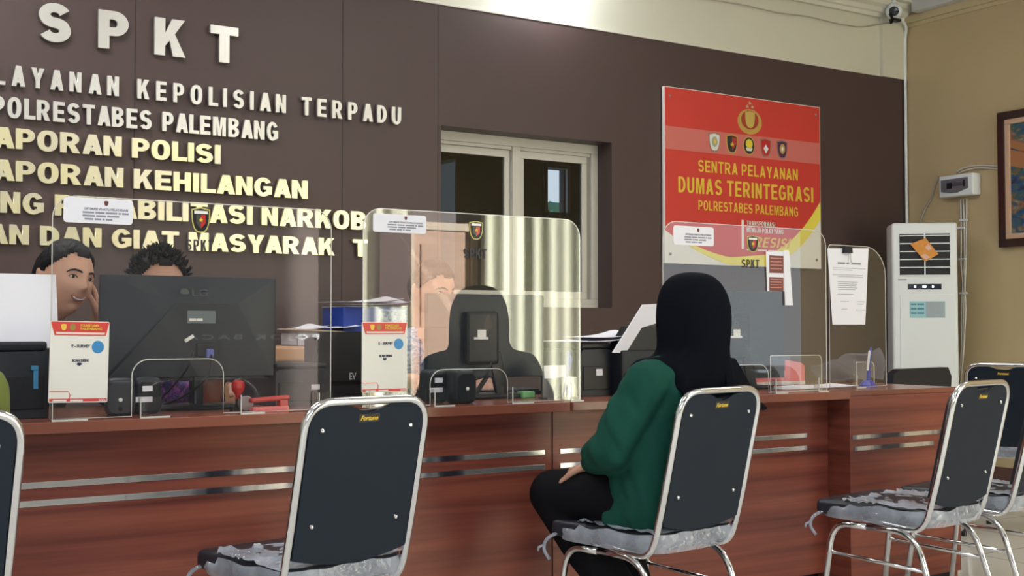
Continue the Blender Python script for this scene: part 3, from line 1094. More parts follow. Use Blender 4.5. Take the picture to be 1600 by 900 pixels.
# end desk: its front panel stands flush with the worktop edge
r = empty('service_desk', ((xC0 + xC1) / 2, (DY + DYB) / 2, 0), 0, 'short end desk with flush front near the air conditioner', 'desk', 'wooden desks making up the counter')
hx = (xC1 - xC0) / 2 - .001; yc = (DY + DYB) / 2
obj('desktop', bx(-hx, hx, DY - yc + .004, DYB - yc, DZ - .02, DZ, .002), WOODT, r)
obj('front_panel', bx(-hx + .018, hx - .0, DY - yc, DY - yc + .018, .03, DZ - .0205), WOOD, r)
obj('plinth', bx(-hx + .02, hx - .02, DY - yc + .04, DY - yc + .06, 0, .03), BLACK, r)
obj('side_panel', bx(-hx, -hx + .018, DY - yc, DYB - yc - .01, .0, DZ - .0205), WOOD, r)
obj('side_panel', bx(hx - .018, hx, DY - yc + .018, DYB - yc - .01, .0, DZ - .0205), WOOD, r)
for (pa_, pb_, zz) in ((1331, 1470, onY(1340, 683, DY).z), (1334, 1458, onY(1340, 701, DY).z)):
    xa, xb = onY(pa_, 680, DY).x - r.location.x, onY(pb_, 680, DY).x - r.location.x
    obj('mirror_strip', bx(xa, xb, DY - yc - .003, DY - yc + .001, zz - .0085, zz + .0085, .001), MIRROR, r)

# ------------------------------------------------------------------ acrylic shields on the counter
def stickers(root, X, Z, Yl, x_sp0, x_sp1, y_t, y_b, bad_px, st, pale=False):
    """writing and badge stuck on the pane; pixel columns are turned into points of the pane"""
    def L(px, py):
        p = onY(px, py, Yl)
        return p.x - X, p.z - Z
    (ax, _), (bx_, _) = L(x_sp0, y_b), L(x_sp1, y_b)
    zt_ = L(x_sp0, y_t)[1]; zb_ = L(x_sp0, y_b)[1]
    obj('lettering', caps_fit('SPKT', ax, bx_, zb_, zt_, -.0045, .0012, .52, .17, .15, .18), INK, root, label='black letters SPKT')
    px, py, pw, ph = bad_px
    (cx, cz) = L(px, py)
    w = abs(L(px + pw / 2, py)[0] - L(px - pw / 2, py)[0]); hh = abs(L(px, py - ph / 2)[1] - L(px, py + ph / 2)[1])
    if True:
        q = obj('badge', prism(shield_poly(cx, cz, w, hh), -.0046, -.003), mat('badge_yellow_rim', (.55, .50, .12), .4), root, label='small shield badge over the letters')
        obj('badge_field', prism(shield_poly(cx, cz, w * .88, hh * .90), -.0052, -.003), BLACK, q)
        obj('badge_left', prism([(cx - w * .25, cz + hh * .2), (cx, cz + hh * .2), (cx, cz - hh * .33), (cx - w * .25, cz - hh * .12)], -.0058, -.003), mat('badge_dark', (.05, .045, .04), .4), q)
        obj('badge_red', prism([(cx, cz + hh * .2), (cx + w * .25, cz + hh * .2), (cx + w * .25, cz - hh * .12), (cx, cz - hh * .33)], -.0058, -.003), REDPL, q)
        obj('badge_star', prism(star(cx, cz, w * .14), -.0064, -.003), YEL, q)
        obj('badge_header', text_blur((5,), cx - w * .36, cx + w * .36, cz + hh * .24, cz + hh * .36, -.006), WHITEP, q)
    sx0, sx1, sy0, sy1 = st
    (u0, v1), (u1, _) = L(sx0, sy0), L(sx1, sy0)
    v0 = L(sx0, sy1)[1]
    Wd, Hd = u1 - u0, v1 - v0
    q = obj('info_sticker', prism(rrect(u0, u1, v0, v1, Hd * .14), -.0042, -.003), PAPER, root, label='white information sticker')
    obj('sticker_writing', boxes(
        text_fit('OPTIMASI WAKTU PELAYANAN', u0 + Wd * .29, u0 + Wd * .93, v0 + Hd * .52, v0 + Hd * .62, -.005, .02, .0006),
        text_blur((5, 4, 5, 1, 3), u0 + Wd * .27, u0 + Wd * .94, v0 + Hd * .39, v0 + Hd * .46, -.005),
        text_blur((5, 4, 5), u0 + Wd * .27, u0 + Wd * .80, v0 + Hd * .26, v0 + Hd * .33, -.005),
        text_blur((4, 3, 1, 3), u0 + Wd * .30, u0 + Wd * .70, v0 + Hd * .13, v0 + Hd * .20, -.005)), GREYINK, q)
    obj('sticker_badge', prism(shield_poly(u0 + Wd * .61, v0 + Hd * .81, Hd * .16, Hd * .2), -.005, -.004), mat('badge_maroon', (.12, .02, .02), .5), q)


def acrylic_shield(px0, px1, py_top, notch, feet, label, Yl=3.36, tl=.06, tr=.06):
    x0, x1 = onY(px0, 500, Yl).x, onY(px1, 500, Yl).x
    X = (x0 + x1) / 2
    zt_ = onY(px0 + 30, py_top, Yl).z - DZ
    root = empty('acrylic_shield', (X, Yl, DZ), 0, label, 'shield', 'acrylic counter shields')
    hx = (x1 - x0) / 2
    poly = []
    def arc(cx, cz, r, a0, a1, n=8):
        return [(cx + r * math.cos(rad(a0 + (a1 - a0) * k / n)), cz + r * math.sin(rad(a0 + (a1 - a0) * k / n))) for k in range(n + 1)]
    poly += [(-hx, 0.004)]
    poly += arc(-hx + tl, zt_ - tl, tl, 180, 90)
    poly += arc(hx - tr, zt_ - tr, tr, 90, 0)
    poly += [(hx, 0.004)]
    if notch:
        n0, n1, nt_ = notch
        a_, b_ = onY(n0, 600, Yl).x - X, onY(n1, 600, Yl).x - X
        zn = onY(n0, nt_, Yl).z - DZ
        rn = .045
        poly += [(b_, 0.004)] + arc(b_ - rn, zn - rn, rn, 0, 90) + arc(a_ + rn, zn - rn, rn, 90, 180) + [(a_, 0.004)]
    pane = obj('pane', prism(poly, -.002, .002), ACRYL, root)
    # polished edge of the sheet, a pale tube that paints in the light it catches
    pts = [(x, 0, z) for x, z in poly]
    obj('polished_edge', tube(pts, .0016, 6, closed=True), ACRYLE, root, smooth='all')
    for (fx, fw) in feet:
        a_ = onY(fx, 600, Yl).x - X
        obj('foot', boxes(bx(a_, a_ + fw, -.034, -.0025, 0, .004, .001), bx(a_, a_ + .004, -.032, -.0025, .003, .055, .001), bx(a_ + .004, a_ + fw - .005, -.006, -.0028, .004, .055)), ACRYL, root)
        obj('foot_edge', boxes(bx(a_ - .001, a_ + fw, -.0355, -.034, 0, .0045), bx(a_ - .001, a_ + .001, -.034, -.030, 0, .055)), ACRYLE, root)
    return root, X


s1, X1 = acrylic_shield(80, 517, 306, (206, 349, 562), [(78, .09), (215, .08), (371, .07), (492, .06)], 'acrylic shield in front of the large dark monitor')
stickers(s1, X1, DZ, 3.36, 290, 333, 374, 391, (313, 344, 29, 40), (99, 207, 307, 347))
s2, X2 = acrylic_shield(567, 906, 326, (672, 793, 578), [(571, .08), (672, .07), (793, .08), (884, .05)], 'acrylic shield in the middle mirroring curtains and a door')
stickers(s2, X2, DZ, 3.36, 724, 759, 388, 403, (743, 360, 21, 29), (582, 665, 333, 362))
s3, X3 = acrylic_shield(1036, 1291, 347, (1120, 1201, 571), [(1203, .06), (1270, .05)], 'acrylic shield in front of the red notice board')
stickers(s3, X3, DZ, 3.36, 1158, 1185, 405, 418, (1175, 381, 18, 26), (1051, 1114, 352, 382))
s4, X4 = acrylic_shield(1296, 1384, 384, None, [(1330, .05)], 'narrow acrylic shield with a letter clipped on it', Yl=3.50, tl=.01, tr=.12)

# small clear frames standing by the shields
def clear_frame(px0, px1, pyt, Yl, label):
    x0, x1 = onY(px0, 600, Yl).x, onY(px1, 600, Yl).x
    ztp = onY(px0, pyt, Yl).z - DZ
    r = empty('acrylic_stand', ((x0 + x1) / 2, Yl, DZ), 0, label, 'stand')
    hx = (x1 - x0) / 2
    poly = rrect(-hx, hx, .002, ztp, [.004, .02, .003, .003])
    obj('pane', prism(poly, -.0015, .0015), ACRYL, r)
    obj('polished_edge', tube([(x, 0, z) for x, z in poly], .0018, 6, closed=True), ACRYLE, r, smooth='all')
    obj('foot', bx(-hx, hx, -.002, .05, 0, .003, .001), ACRYL, r)
clear_frame(1204, 1284, 556, 3.42, 'small clear stand behind the shield beside the pink tray')
clear_frame(1338, 1366, 566, 3.62, 'small clear frame beside the blue pen holder')

# ------------------------------------------------------------------ survey posters on the shields
def survey_poster(px0, px1, pyt, pyb, label, Yl=3.345, tilt=0.0):
    a_, b_ = onY(px0, pyt, Yl), onY(px1, pyt, Yl)
    w = b_.x - a_.x
    z0 = onY((px0 + px1) / 2, pyb, Yl).z; z1 = onY((px0 + px1) / 2, pyt, Yl).z
    hh = z1 - z0
    r = empty('survey_poster', ((a_.x + b_.x) / 2, Yl, z0), 0, label, 'poster', 'survey posters on the shields')
    r.rotation_euler = (0, tilt, 0)
    g = w / 2
    obj('sheet', prism(rrect(-g, g, 0, hh, .004), 0, .004), CREAMP, r)
    obj('red_header', boxes(prism([(-g + .003, hh - .002), (g - .003, hh - .002), (g * .86, hh * .865), (-g * .84, hh * .865)], -.001, .001),
        prism([(-g * .99, hh * .985), (-g * .93, hh * .985), (-g * .80, hh * .84), (g * .84, hh * .84), (g * .93, hh * .985), (g * .99, hh * .985), (g * .88, hh * .825), (-g * .86, hh * .825)], -.0008, .001)), RED, r)
    obj('header_logo', prism(shield_poly(-g * .56, hh * .925, w * .09, hh * .08), -.002, 0), YEL, r)
    obj('header_logo', prism(ell(-g * .26, hh * .925, w * .055, hh * .042), -.002, 0), mat('logo_dark_gold', (.35, .22, .05), .4), r)
    obj('header_lettering', boxes(text_fit('POLRESTABES', -g * .0, g * .62, hh * .935, hh * .965, -.002, .03, .001), text_fit('PALEMBANG', -g * .0, g * .74, hh * .895, hh * .925, -.002, .03, .001)), YEL, r)
    obj('lettering', boxes(text_fit('E - SURVEY', -g * .28, g * .36, hh * .675, hh * .715, -.001, .03, .0008),
                           text_fit('SCAN DISINI', -g * .25, g * .31, hh * .50, hh * .535, -.001, .04, .0008),
                           prism([(-.004, hh * .49), (.004, hh * .49), (.004, hh * .47), (.007, hh * .47), (0, hh * .45), (-.007, hh * .47), (-.004, hh * .47)], -.001, 0)), mat('navy_ink', (.02, .02, .06), .5), r)
    obj('blue_seal', boxes(prism(ell(g * .62, hh * .685, w * .105, hh * .078), -.001, 0, 0), prism(ell(g * .62, hh * .685, w * .075, hh * .055), -.0016, 0, 1),
                           prism(ell(g * .62, hh * .685, w * .045, hh * .033), -.0022, 0, 2), prism(ell(g * .62, hh * .685, w * .02, hh * .016), -.0028, 0, 3)),
        [mat('seal_blue', (.04, .25, .55), .4), mat('seal_pale', (.15, .40, .65), .4), INK, YEL], r)
    obj('red_footer', boxes(bx(-g + .002, g - .002, -.001, .001, .003, hh * .05), bx(-g + .002, -g * .35, -.001, 0, hh * .135, hh * .142),
                            prism([(-g * .35, hh * .142), (-g * .30, hh * .09), (-g * .32, hh * .05), (-g * .30, hh * .05), (-g * .27, hh * .09), (-g * .33, hh * .135)], -.001, 0)), RED, r)
    obj('footer_lettering', boxes(text_blur((6,), -g * .85, -g * .40, hh * .016, hh * .036, -.002), text_blur((6,), -g * .28, g * .15, hh * .016, hh * .036, -.002), text_fit('>>>', g * .7, g * .93, hh * .01, hh * .042, -.002, .02, .0008)), WHITEP, r)
    return r
survey_poster(77, 169, 502, 629, 'white survey poster with red header at the left end of the counter', tilt=rad(1.0))
survey_poster(566, 636, 503, 613, 'white survey poster with red header on the middle shield')

# ------------------------------------------------------------------ monitors seen from behind
def monitor(pxl, pxr, pyt, pyb, label, Ym=3.62, brand=None, facet=False, tagpx=None, stand='round'):
    a_, b_ = onY(pxl, pyt, Ym), onY(pxr, pyt, Ym)
    w = b_.x - a_.x
    zt_, zb_ = a_.z, onY(pxr, pyb, Ym).z
    r = empty('computer_monitor', ((a_.x + b_.x) / 2, Ym + .06, DZ), 0, label, 'monitor', 'computer monitors facing the officers')
    g = w / 2; z1 = zt_ - DZ; z0 = zb_ - DZ
    zc = (z0 + z1) / 2
    bz = bx(-g, g, -.06, -.035, z0, z1, .004)
    obj('screen_housing', bz, MONBACK, r)
    # raised middle of the back
    if facet:
        q = NB()
        A = [(-g * .97, z1 - .004), (g * .97, z1 - .004), (g * .97, z0 + .01), (-g * .97, z0 + .01)]
        Bq = [(-g * .20, z1 - .082), (g * .50, z1 - .082), (g * .93, z0 + .014), (-g * .93, z0 + .014)]
        va = [q.verts.new((x, -.060, z)) for x, z in A]; vb = [q.verts.new((x, -.088, z)) for x, z in Bq]
        for i in range(4):
            q.faces.new((va[i], va[(i + 1) % 4], vb[(i + 1) % 4], vb[i]))
        q.faces.new(vb)
        q.faces.new(va[::-1])
        obj('back_shell', q, MONBACK, r)
        yb = -.088
    else:
        obj('back_shell', bx(-g * .42, g * .14, -.088, -.055, zc - .10, zc + .085, .012), BLACK, r)
        yb = -.088
    if brand:
        obj('brand_lettering', boxes(text_fit(brand, -g * .02, g * .16, z1 - .062, z1 - .040, -.0785, .02, .003)), mat('dull_logo', (.055, .06, .07), .3), r)
        obj('brand_roundel', xf(lathe([(.013, 0), (.013, .004), (.001, .005)], 20, 'y'), None, (-g * .10, -.074, z1 - .051)), mat('dull_logo', (.055, .06, .07), .3), r)
    if stand == 'round':
        obj('stand_neck', bx(g * .02, g * .13, -.075, -.02, .012, z0 + .12, .006), BLACK, r)
        obj('stand_base', xf(lathe([(.13, 0), (.132, .006), (.12, .013), (.03, .018)], 32), Matrix.Diagonal((1.0, .8, 1, 1)), (g * .08, -.03, 0)), BLACK, r, smooth=True)
        obj('port_cover', bx(g * .02, g * .26, yb - .010, yb, zc - .085, zc - .045, .003), BLACK, r)
        obj('cable_plug', bx(g * .12, g * .20, yb - .022, yb - .008, zc - .088, zc - .062, .003), mat('blue_plug', (.10, .12, .42), .4), r)
        obj('cable', tube(smooth_path([(g * .17, yb - .02, zc - .08), (g * .15, yb - .05, zc - .13), (-.0, yb - .02, zc - .18), (-.04, -.02, .02), (-.12, .02, .006)], .05), .004, 8), BLACK, r, smooth='all')
        obj('cable', tube(smooth_path([(-g * .02, yb - .012, zc - .07), (-g * .10, yb - .03, zc - .12), (-g * .22, -.02, .05), (-g * .3, .05, .006)], .05), .003, 8), BLACK, r, smooth='all')
        obj('paper_tag', box((-g * .06, yb - .004, zc - .030), (.030, .002, .010), rot=RY(rad(-32))), WHITEP, r)
        obj('rating_label', bx(-g * .08, g * .24, yb - .0015, yb, zc + .015, zc + .053, .001), mat('grey_label', (.14, .17, .19), .3), r)
        obj('label_writing', text_blur((5, 4), -g * .06, g * .09, zc + .022, zc + .030, yb - .003), WHITEP, r)
    else:
        obj('stand_neck', box((g * .20, -.055, .075), (.05, .018, .17), .004, rot=RY(rad(-14))), BLACK, r)
        obj('stand_strut', box((g * .02, -.045, .072), (.014, .014, .17), .003, rot=RY(rad(38))), BLACK, r)
        obj('stand_base', box((g * .02, -.05, .008), (.24, .15, .016), .006), BLACK, r)
        obj('rating_label', boxes(bx(-g * .30, -g * .06, yb - .002, yb, zc - .012, zc - .004), bx(-g * .24, -g * .10, yb - .002, yb, zc - .004, zc + .022)), WHITEP, r)
        obj('cable', tube(smooth_path([(-g * .02, yb - .005, zc - .09), (-g * .15, yb - .03, zc - .14), (-g * .5, -.05, .05), (-g * .55, .03, .006)], .04), .0035, 8), BLACK, r, smooth='all')
    return r
monitor(157, 432, 428, 592, 'large dark monitor with dull LG logo seen from behind, at the left', brand='LG', facet=True)
monitor(668, 850, 458, 588, 'dark monitor with a white label in front of the man in blue batik', stand='strut', Ym=3.66)
m3 = monitor(1082, 1225, 453, 590, 'dark monitor partly hidden behind the woman in the black hijab', stand='strut', Ym=3.66)

# ------------------------------------------------------------------ desktop speakers
def speaker(px, pyt, pyb, w, label, Ym=3.46, rz=0, dot=True, tags=False):
    p = onZ(px, pyb, DZ)
    p = onY(px, pyb, Ym); 
    r = empty('desktop_speaker', (p.x, Ym, DZ), rz, label, 'speaker', 'small black desktop speakers')
    hh = onY(px, pyt, Ym).z - DZ
    g = w / 2
    b_ = box((0, 0, hh * .5), (w, .085, hh), .022, 4)
    for v in b_.verts:
        t = v.co.z / hh
        v.co.x *= 1 - .10 * (t - .4) ** 2 * 3
        if v.co.y > 0: v.co.y *= 1 - .15 * t
    obj('cabinet', b_, SLATE, r, smooth=True)
    fp = prism(rrect(-g * .78, g * .78, hh * .10, hh * .86, .018), -.047, -.040)
    obj('front_grille', fp, BLACK, r)
    if dot:
        obj('power_button', xf(lathe([(.0055, 0), (.0055, .003), (.001, .004)], 14, 'y'), None, (0, -.047, hh * .44)), WHITEP, r, label='white round button')
        obj('bass_port', xf(lathe([(.006, 0), (.004, .002), (.001, .002)], 14, 'y'), None, (0, -.047, hh * .20)), mat('port_black', (.004, .004, .004), .9), r)
    if tags:
        obj('paper_label', bx(-g * .5, g * .2, -.049, -.047, hh * .62, hh * .76), PAPER, r)
        obj('paper_label', bx(-g * .95, g * .2, -.049, -.047, hh * .33, hh * .47), PAPER, r)
speaker(187, 590, 650, .082, 'black speaker with a white button beside the left survey poster', rz=rad(-12))
speaker(226, 588, 648, .082, 'black speaker with two white labels in front of the large dark monitor', dot=False, tags=True, Ym=3.52)
speaker(677, 577, 626, .080, 'black speaker with two white labels behind the middle shield', dot=False, tags=True, Ym=3.52)
speaker(719, 576, 626, .082, 'black speaker with a white button under the middle monitor', Ym=3.45)

# ------------------------------------------------------------------ printers
def printer(px0, px1, Ym, hz, label, depth=.32, paper=None, blue=False, sticker=None):
    x0, x1 = onY(px0, 600, Ym).x, onY(px1, 600, Ym).x
    g = (x1 - x0) / 2
    r = empty('printer', ((x0 + x1) / 2, Ym + depth / 2, DZ), 0, label, 'printer', 'black office printers')
    d2 = depth / 2
    body = prism([(-g, .002), (g, .002), (g, hz * .80), (g - .01, hz * .86), (-g + .01, hz * .86), (-g, hz * .80)], -d2, d2)
    obj('body', body, SLATE, r)
    obj('lid', box((0, 0, hz * .93), (2 * g - .006, depth - .01, hz * .12), .008), BLACK, r)
    obj('base', bx(-g + .01, g - .01, -d2 + .005, d2 - .005, 0, .012), BLACK, r)
    obj('rear_cover', bx(-g * .9, g * .9, -d2 - .004, -d2 + .002, hz * .12, hz * .55, .002), BLACK, r)
    if paper:
        zt_, lean, wf = paper
        obj('paper_support', box((0, -d2 + .06 + lean / 2 * .3, hz * .93 + (zt_ - hz) * .35), (2 * g * wf * .9, .008, (zt_ - hz) * .8), .003, rot=RX(rad(-lean))), BLACK, r)
        obj('paper_stack', box((0, -d2 + .045, hz * .93 + (zt_ - hz) * .5), (2 * g * wf, .012, (zt_ - hz) * 1.1), .001, rot=RX(rad(-lean))), PAPER, r, label='white paper in the feeder')
    if blue:
        obj('blue_clip', boxes(bx(-g + 2 * g * .80, -g + 2 * g * .86, -d2 - .012, -d2, hz * .38, hz * .66, .002), bx(-g + 2 * g * .77, -g + 2 * g * .86, -d2 - .014, -d2, hz * .62, hz * .68, .002)), mat('light_blue_plastic', (.04, .22, .42), .4), r)
    if sticker:
        obj('paper_label', bx(g * sticker, g * sticker + .028, -d2 - .0065, -d2 - .0045, hz * .38, hz * .50), PAPER, r)
    return r
printer(-52, 76, 3.47, .21, 'black printer at the left end with a tall white sheet and blue clip', paper=(.40, 14, 1.28), blue=True)
printer(431, 514, 3.58, .135, 'low dark grey printer right of the large dark monitor', sticker=.30)
printer(908, 957, 3.56, .195, 'narrow black printer under loose papers near the pen cup', sticker=-.1, depth=.26)
# printer with a slanted white document rack next to the seated woman
x0, x1 = onY(972, 600, 3.5).x, onY(1080, 600, 3.5).x
r = empty('printer', ((x0 + x1) / 2, 3.66, DZ), 0, 'black printer with a slanted white paper tray left of the seated woman', 'printer', 'black office printers')
g = (x1 - x0) / 2
obj('body', bx(-g, g, -.16, .16, .004, .165, .008), SLATE, r)
obj('base', bx(-g + .01, g - .01, -.15, .15, 0, .012), BLACK, r)
def skewbox(p0, p1, w, y0, y1):
    (ax, az), (cx_, cz_) = p0, p1
    return prism([(ax, az), (cx_, cz_), (cx_ + w, cz_), (ax + w, az)], y0, y1)
def LL(px, py, Ym=3.52):
    p = onY(px, py, Ym)
    return (p.x - r.location.x, p.z - DZ)
wp = [LL(956, 551), LL(1003, 476), LL(1040, 474), LL(1040, 500), LL(1000, 512), LL(975, 552)]
obj('paper_tray', prism(wp, -.15, -.14), PAPER, r, label='white sheet on the slanted tray')
wp = [LL(975, 553), LL(1002, 510), LL(1060, 508), LL(1060, 556)]
obj('tray_support', prism(wp, -.145, -.02), BLACK, r)

# black printer with raised lid, tall
x0, x1 = onY(487, 560, 3.85).x, onY(572, 560, 3.85).x
g = (x1 - x0) / 2
r = empty('scanner', ((x0 + x1) / 2, 3.86, DZ), 0, 'tall black scanner standing behind the low grey printer', 'scanner')
zt_ = onY(520, 518, 3.78).z - DZ
obj('body', bx(-g, g, -.05, .06, 0, zt_ - .02, .006), BLACK, r)
obj('front_cover', prism([(-g - .035, zt_ * .28), (-g + .012, zt_), (g, zt_), (g, zt_ * .28)], -.07, -.05), BLACK, r)
obj('brand_lettering', text_fit('EV', g * .1, g * .35, zt_ * .30, zt_ * .40, -.0715, .02, .001), mat('silver_print', (.4, .4, .4), .3), r)

# ------------------------------------------------------------------ odds and ends on the counter
def at(px, Ym): return onY(px, 600, Ym).x
# red stamp
r = empty('rubber_stamp', (at(372, 3.5), 3.5, DZ), 0, 'red rubber stamp standing beside the red stapler', 'stamp')
obj('handle', xf(lathe([(.006, .03), (.008, .045), (.018, .06), (.02, .075), (.016, .086), (.006, .09)], 18), None, (0, 0, 0)), REDPL, r, smooth=True)
obj('foot', boxes(bx(-.022, .022, -.012, .012, 0, .012, .002), bx(-.006, .006, -.006, .006, .01, .035, .001)), BLACK, r)
# stapler
r = empty('stapler', (at(421, 3.42), 3.42, DZ), rad(4), 'red stapler lying on the counter behind the acrylic shield', 'stapler')
obj('base', bx(-.058, .058, -.014, .014, 0, .014, .004), PINK, r)
obj('arm', box((.0, 0, .036), (.124, .022, .014), .005, rot=RY(rad(-3))), REDPL, r)
obj('hinge', bx(.03, .056, -.010, .010, .01, .032, .002), REDPL, r)
# ink pad tin and clear tape in the corner of the opening
r = empty('tape_dispenser', (at(384, 3.47), 3.47, DZ), 0, 'small clear tape roll on the counter left of the stapler', 'tape')
obj('roll', xf(lathe([(.021, -.009), (.022, -.008), (.022, .008), (.021, .009)], 24, 'y'), None, (0, 0, .022)), mat('clear_tape', (.35, .30, .30), .15), r, smooth=True)
# brown cup
r = empty('mug', (at(331, 3.80), 3.80, DZ), 0, 'brown cup under the large dark monitor', 'cup')
obj('cup_body', lathe([(.022, 0), (.030, .012), (.037, .05), (.038, .10), (.035, .10), (.033, .05), (.02, .01), (.001, .01)], 24), mat('brown_clay', (.34, .12, .07), .5), r, smooth=True)
# folded purple cloth bag
def lump(name, c, s, m, label, cat, seed=0, amp=.25):
    b_ = bmesh.new()
    bmesh.ops.create_icosphere(b_, subdivisions=4, radius=1)
    for v in b_.verts:
        n_ = noise.noise(v.co * 1.7 + Vector((seed, 0, 0)))
        v.co *= 1 + amp * n_
        v.co.x *= s[0]; v.co.y *= s[1]; v.co.z *= s[2]
        v.co.z = max(v.co.z, -s[2] * .72)
    o_ = obj(name, b_, m, None, smooth='all')
    o_.location = (c[0], c[1], c[2] + s[2] * .72)
    return tag(o_, label, cat)
lump('cloth_pouch', (at(268, 3.80), 3.82, DZ), (.075, .05, .055), PURPLE, 'purple patterned cloth pouch behind the labelled speaker', 'pouch', 3)
# green sticky pad by the middle keyboard
tag(obj('sticky_note_pad', box((at(822, 3.6), 3.6, DZ + .012), (.05, .04, .022), .003), mat('green_paper', (.25, .62, .25), .6)), 'small green note pad right of the middle monitor stand', 'note pad')
r = empty('keyboard', (at(770, 3.80), 3.84, DZ), 0, 'black keyboard under the officer hands behind the middle monitor', 'keyboard')
obj('base', bx(-.20, .20, -.06, .06, 0, .014, .004), BLACK, r)
kb = NB()
for i in range(14):
    for j in range(5):
        add(kb, box((-.182 + i * .028, -.045 + j * .0225, .017), (.024, .019, .007), .0015, 1))
obj('keys', kb, SLATE, r)
# pen cup and pens
r = empty('pen_cup', (at(884, 3.47), 3.47, DZ), 0, 'clear acrylic pen cup beside the black printer', 'pen holder')
obj('cup_body', boxes(bx(-.028, .028, -.028, -.026, 0, .075), bx(-.028, .028, .026, .028, 0, .075), bx(-.028, -.026, -.028, .028, 0, .075), bx(.026, .028, -.028, .028, 0, .075), bx(-.028, .028, -.028, .028, 0, .004)), ACRYL, r)
obj('rim', tube([(-.027, -.027, .075), (.027, -.027, .075), (.027, .027, .075), (-.027, .027, .075)], .0016, 6, closed=True), ACRYLE, r)
def pen(x, y, tilt, label, m=BLUE, L=.145, z=DZ + .006, ty=0):
    r_ = empty('pen', (x, y, z), 0, label, 'pen')
    r_.rotation_euler = (ty, tilt, 0)
    obj('barrel', lathe([(.001, 0), (.004, .012), (.0042, L * .6), (.0042, L * .62)], 12), m, r_, smooth=True)
    obj('cap', boxes(lathe([(.0052, L * .6), (.0052, L - .004), (.003, L)], 12), bx(.004, .0065, -.002, .002, L * .66, L * .95)), m, r_)
pen(at(884, 3.47) - .012, 3.47, rad(14), 'blue pen leaning left in the acrylic pen cup')
pen(at(884, 3.47) + .006, 3.475, rad(4), 'blue pen standing upright in the acrylic pen cup', L=.16)
# small white index card holder
r = empty('card_holder', (at(872, 3.50), 3.52, DZ), 0, 'white index card in a grey holder left of the pen cup', 'card')
obj('card', bx(-.045, .045, -.002, .002, .07, .115), PAPER, r)
obj('holder', boxes(bx(-.05, .05, .002, .006, 0, .11), bx(-.05, .05, -.03, .03, 0, .005)), mat('grey_smoked', (.10, .10, .11), .3), r)
# loose papers on the narrow printer (curling sheets)
def sheet_of_paper(cx, cy, z, w, d, rz, label, curl=.02, m=PAPER, grp='loose papers on the counter'):
    b_ = bmesh.new()
    n_ = 10
    top = []
    for i in range(n_ + 1):
        row = []
        for j in range(n_ + 1):
            u, v = i / n_ - .5, j / n_ - .5
            row.append(b_.verts.new((u * w, v * d, curl * (u + .5) ** 3 + curl * .3 * math.sin(v * 5) * (u + .5))))
        top.append(row)
    for i in range(n_):
        for j in range(n_):
            b_.faces.new((top[i][j], top[i + 1][j], top[i + 1][j + 1], top[i][j + 1]))
    ret = bmesh.ops.extrude_face_region(b_, geom=list(b_.faces))
    bmesh.ops.translate(b_, vec=(0, 0, .0012), verts=[v for v in ret['geom'] if isinstance(v, bmesh.types.BMVert)])
    o_ = obj('paper_sheet', b_, m, None, smooth=True)
    o_.location = (cx, cy, z)
    o_.rotation_euler = (0, 0, rz)
    return tag(o_, label, 'paper', grp)
sheet_of_paper(at(925, 3.62), 3.68, DZ + .1965, .21, .25, rad(4), 'white sheet lying on the narrow black printer', .012)
sheet_of_paper(at(948, 3.65), 3.69, DZ + .2115, .20, .22, rad(-8), 'curled white sheet on top of the other on the narrow black printer', .02)
sheet_of_paper(at(1245, 3.6), 3.62, DZ + .001, .30, .20, rad(2), 'white papers lying flat in front of the pink tray', .004)
sheet_of_paper(at(1302, 3.62), 3.66, DZ + .001, .20, .18, rad(-6), 'white sheet on the counter between pink tray and blue pen holder', .004)
# pink tray with a raised end
r = empty('document_tray', (at(1215, 3.80), 3.84, DZ), 0, 'pink plastic document tray on the counter right of the hidden monitor', 'tray')
xl = at(1168, 3.8) - r.location.x; xr_ = at(1256, 3.8) - r.location.x; xs = at(1226, 3.8) - r.location.x
zz = lambda py: onY(1230, py, 3.8).z - DZ
prof = [(xl, .004), (xr_, .004), (xr_ + .001, zz(572)), (xr_ - .02, zz(567)), (xs + .015, zz(563)), (xs, zz(562)), (xs, zz(578)), (xl, zz(579))]
obj('side_wall', prism(prof, -.045, -.040), PINK, r)
obj('side_wall', prism(prof, .075, .08), PINK, r)
obj('bottom', bx(xl, xr_, -.04, .075, 0, .006), PINK, r)
obj('end_wall', bx(xr_ - .004, xr_, -.04, .075, .004, zz(572)), PINK, r)
obj('rim_strip', bx(xl, xr_, -.048, -.045, .004, .018), WHITEP, r)
# blue desk pen on a hexagonal foot
r = empty('pen_stand', (at(1356, 3.55), 3.55, DZ), 0, 'blue desk pen standing in a blue hexagonal foot', 'pen holder')
obj('foot', lathe([(.036, 0), (.036, .006), (.022, .024), (.010, .026)], 6), BLUE, r)
obj('holder', xf(lathe([(.008, .02), (.009, .06), (.007, .07)], 12), RY(rad(6))), BLUE, r, smooth=True)
r2 = empty('desk_pen', (at(1356, 3.55) + .006, 3.55, DZ + .066), 0, 'blue and white pen held upright by the hexagonal foot', 'pen')
r2.rotation_euler = (0, rad(9), 0)
obj('barrel', lathe([(.004, 0), (.0055, .01), (.0055, .09), (.003, .10)], 12), BLUE, r2, smooth=True)
obj('sleeve', bx(-.010, -.004, -.004, .004, .0, .085, .001), WHITEP, r2)

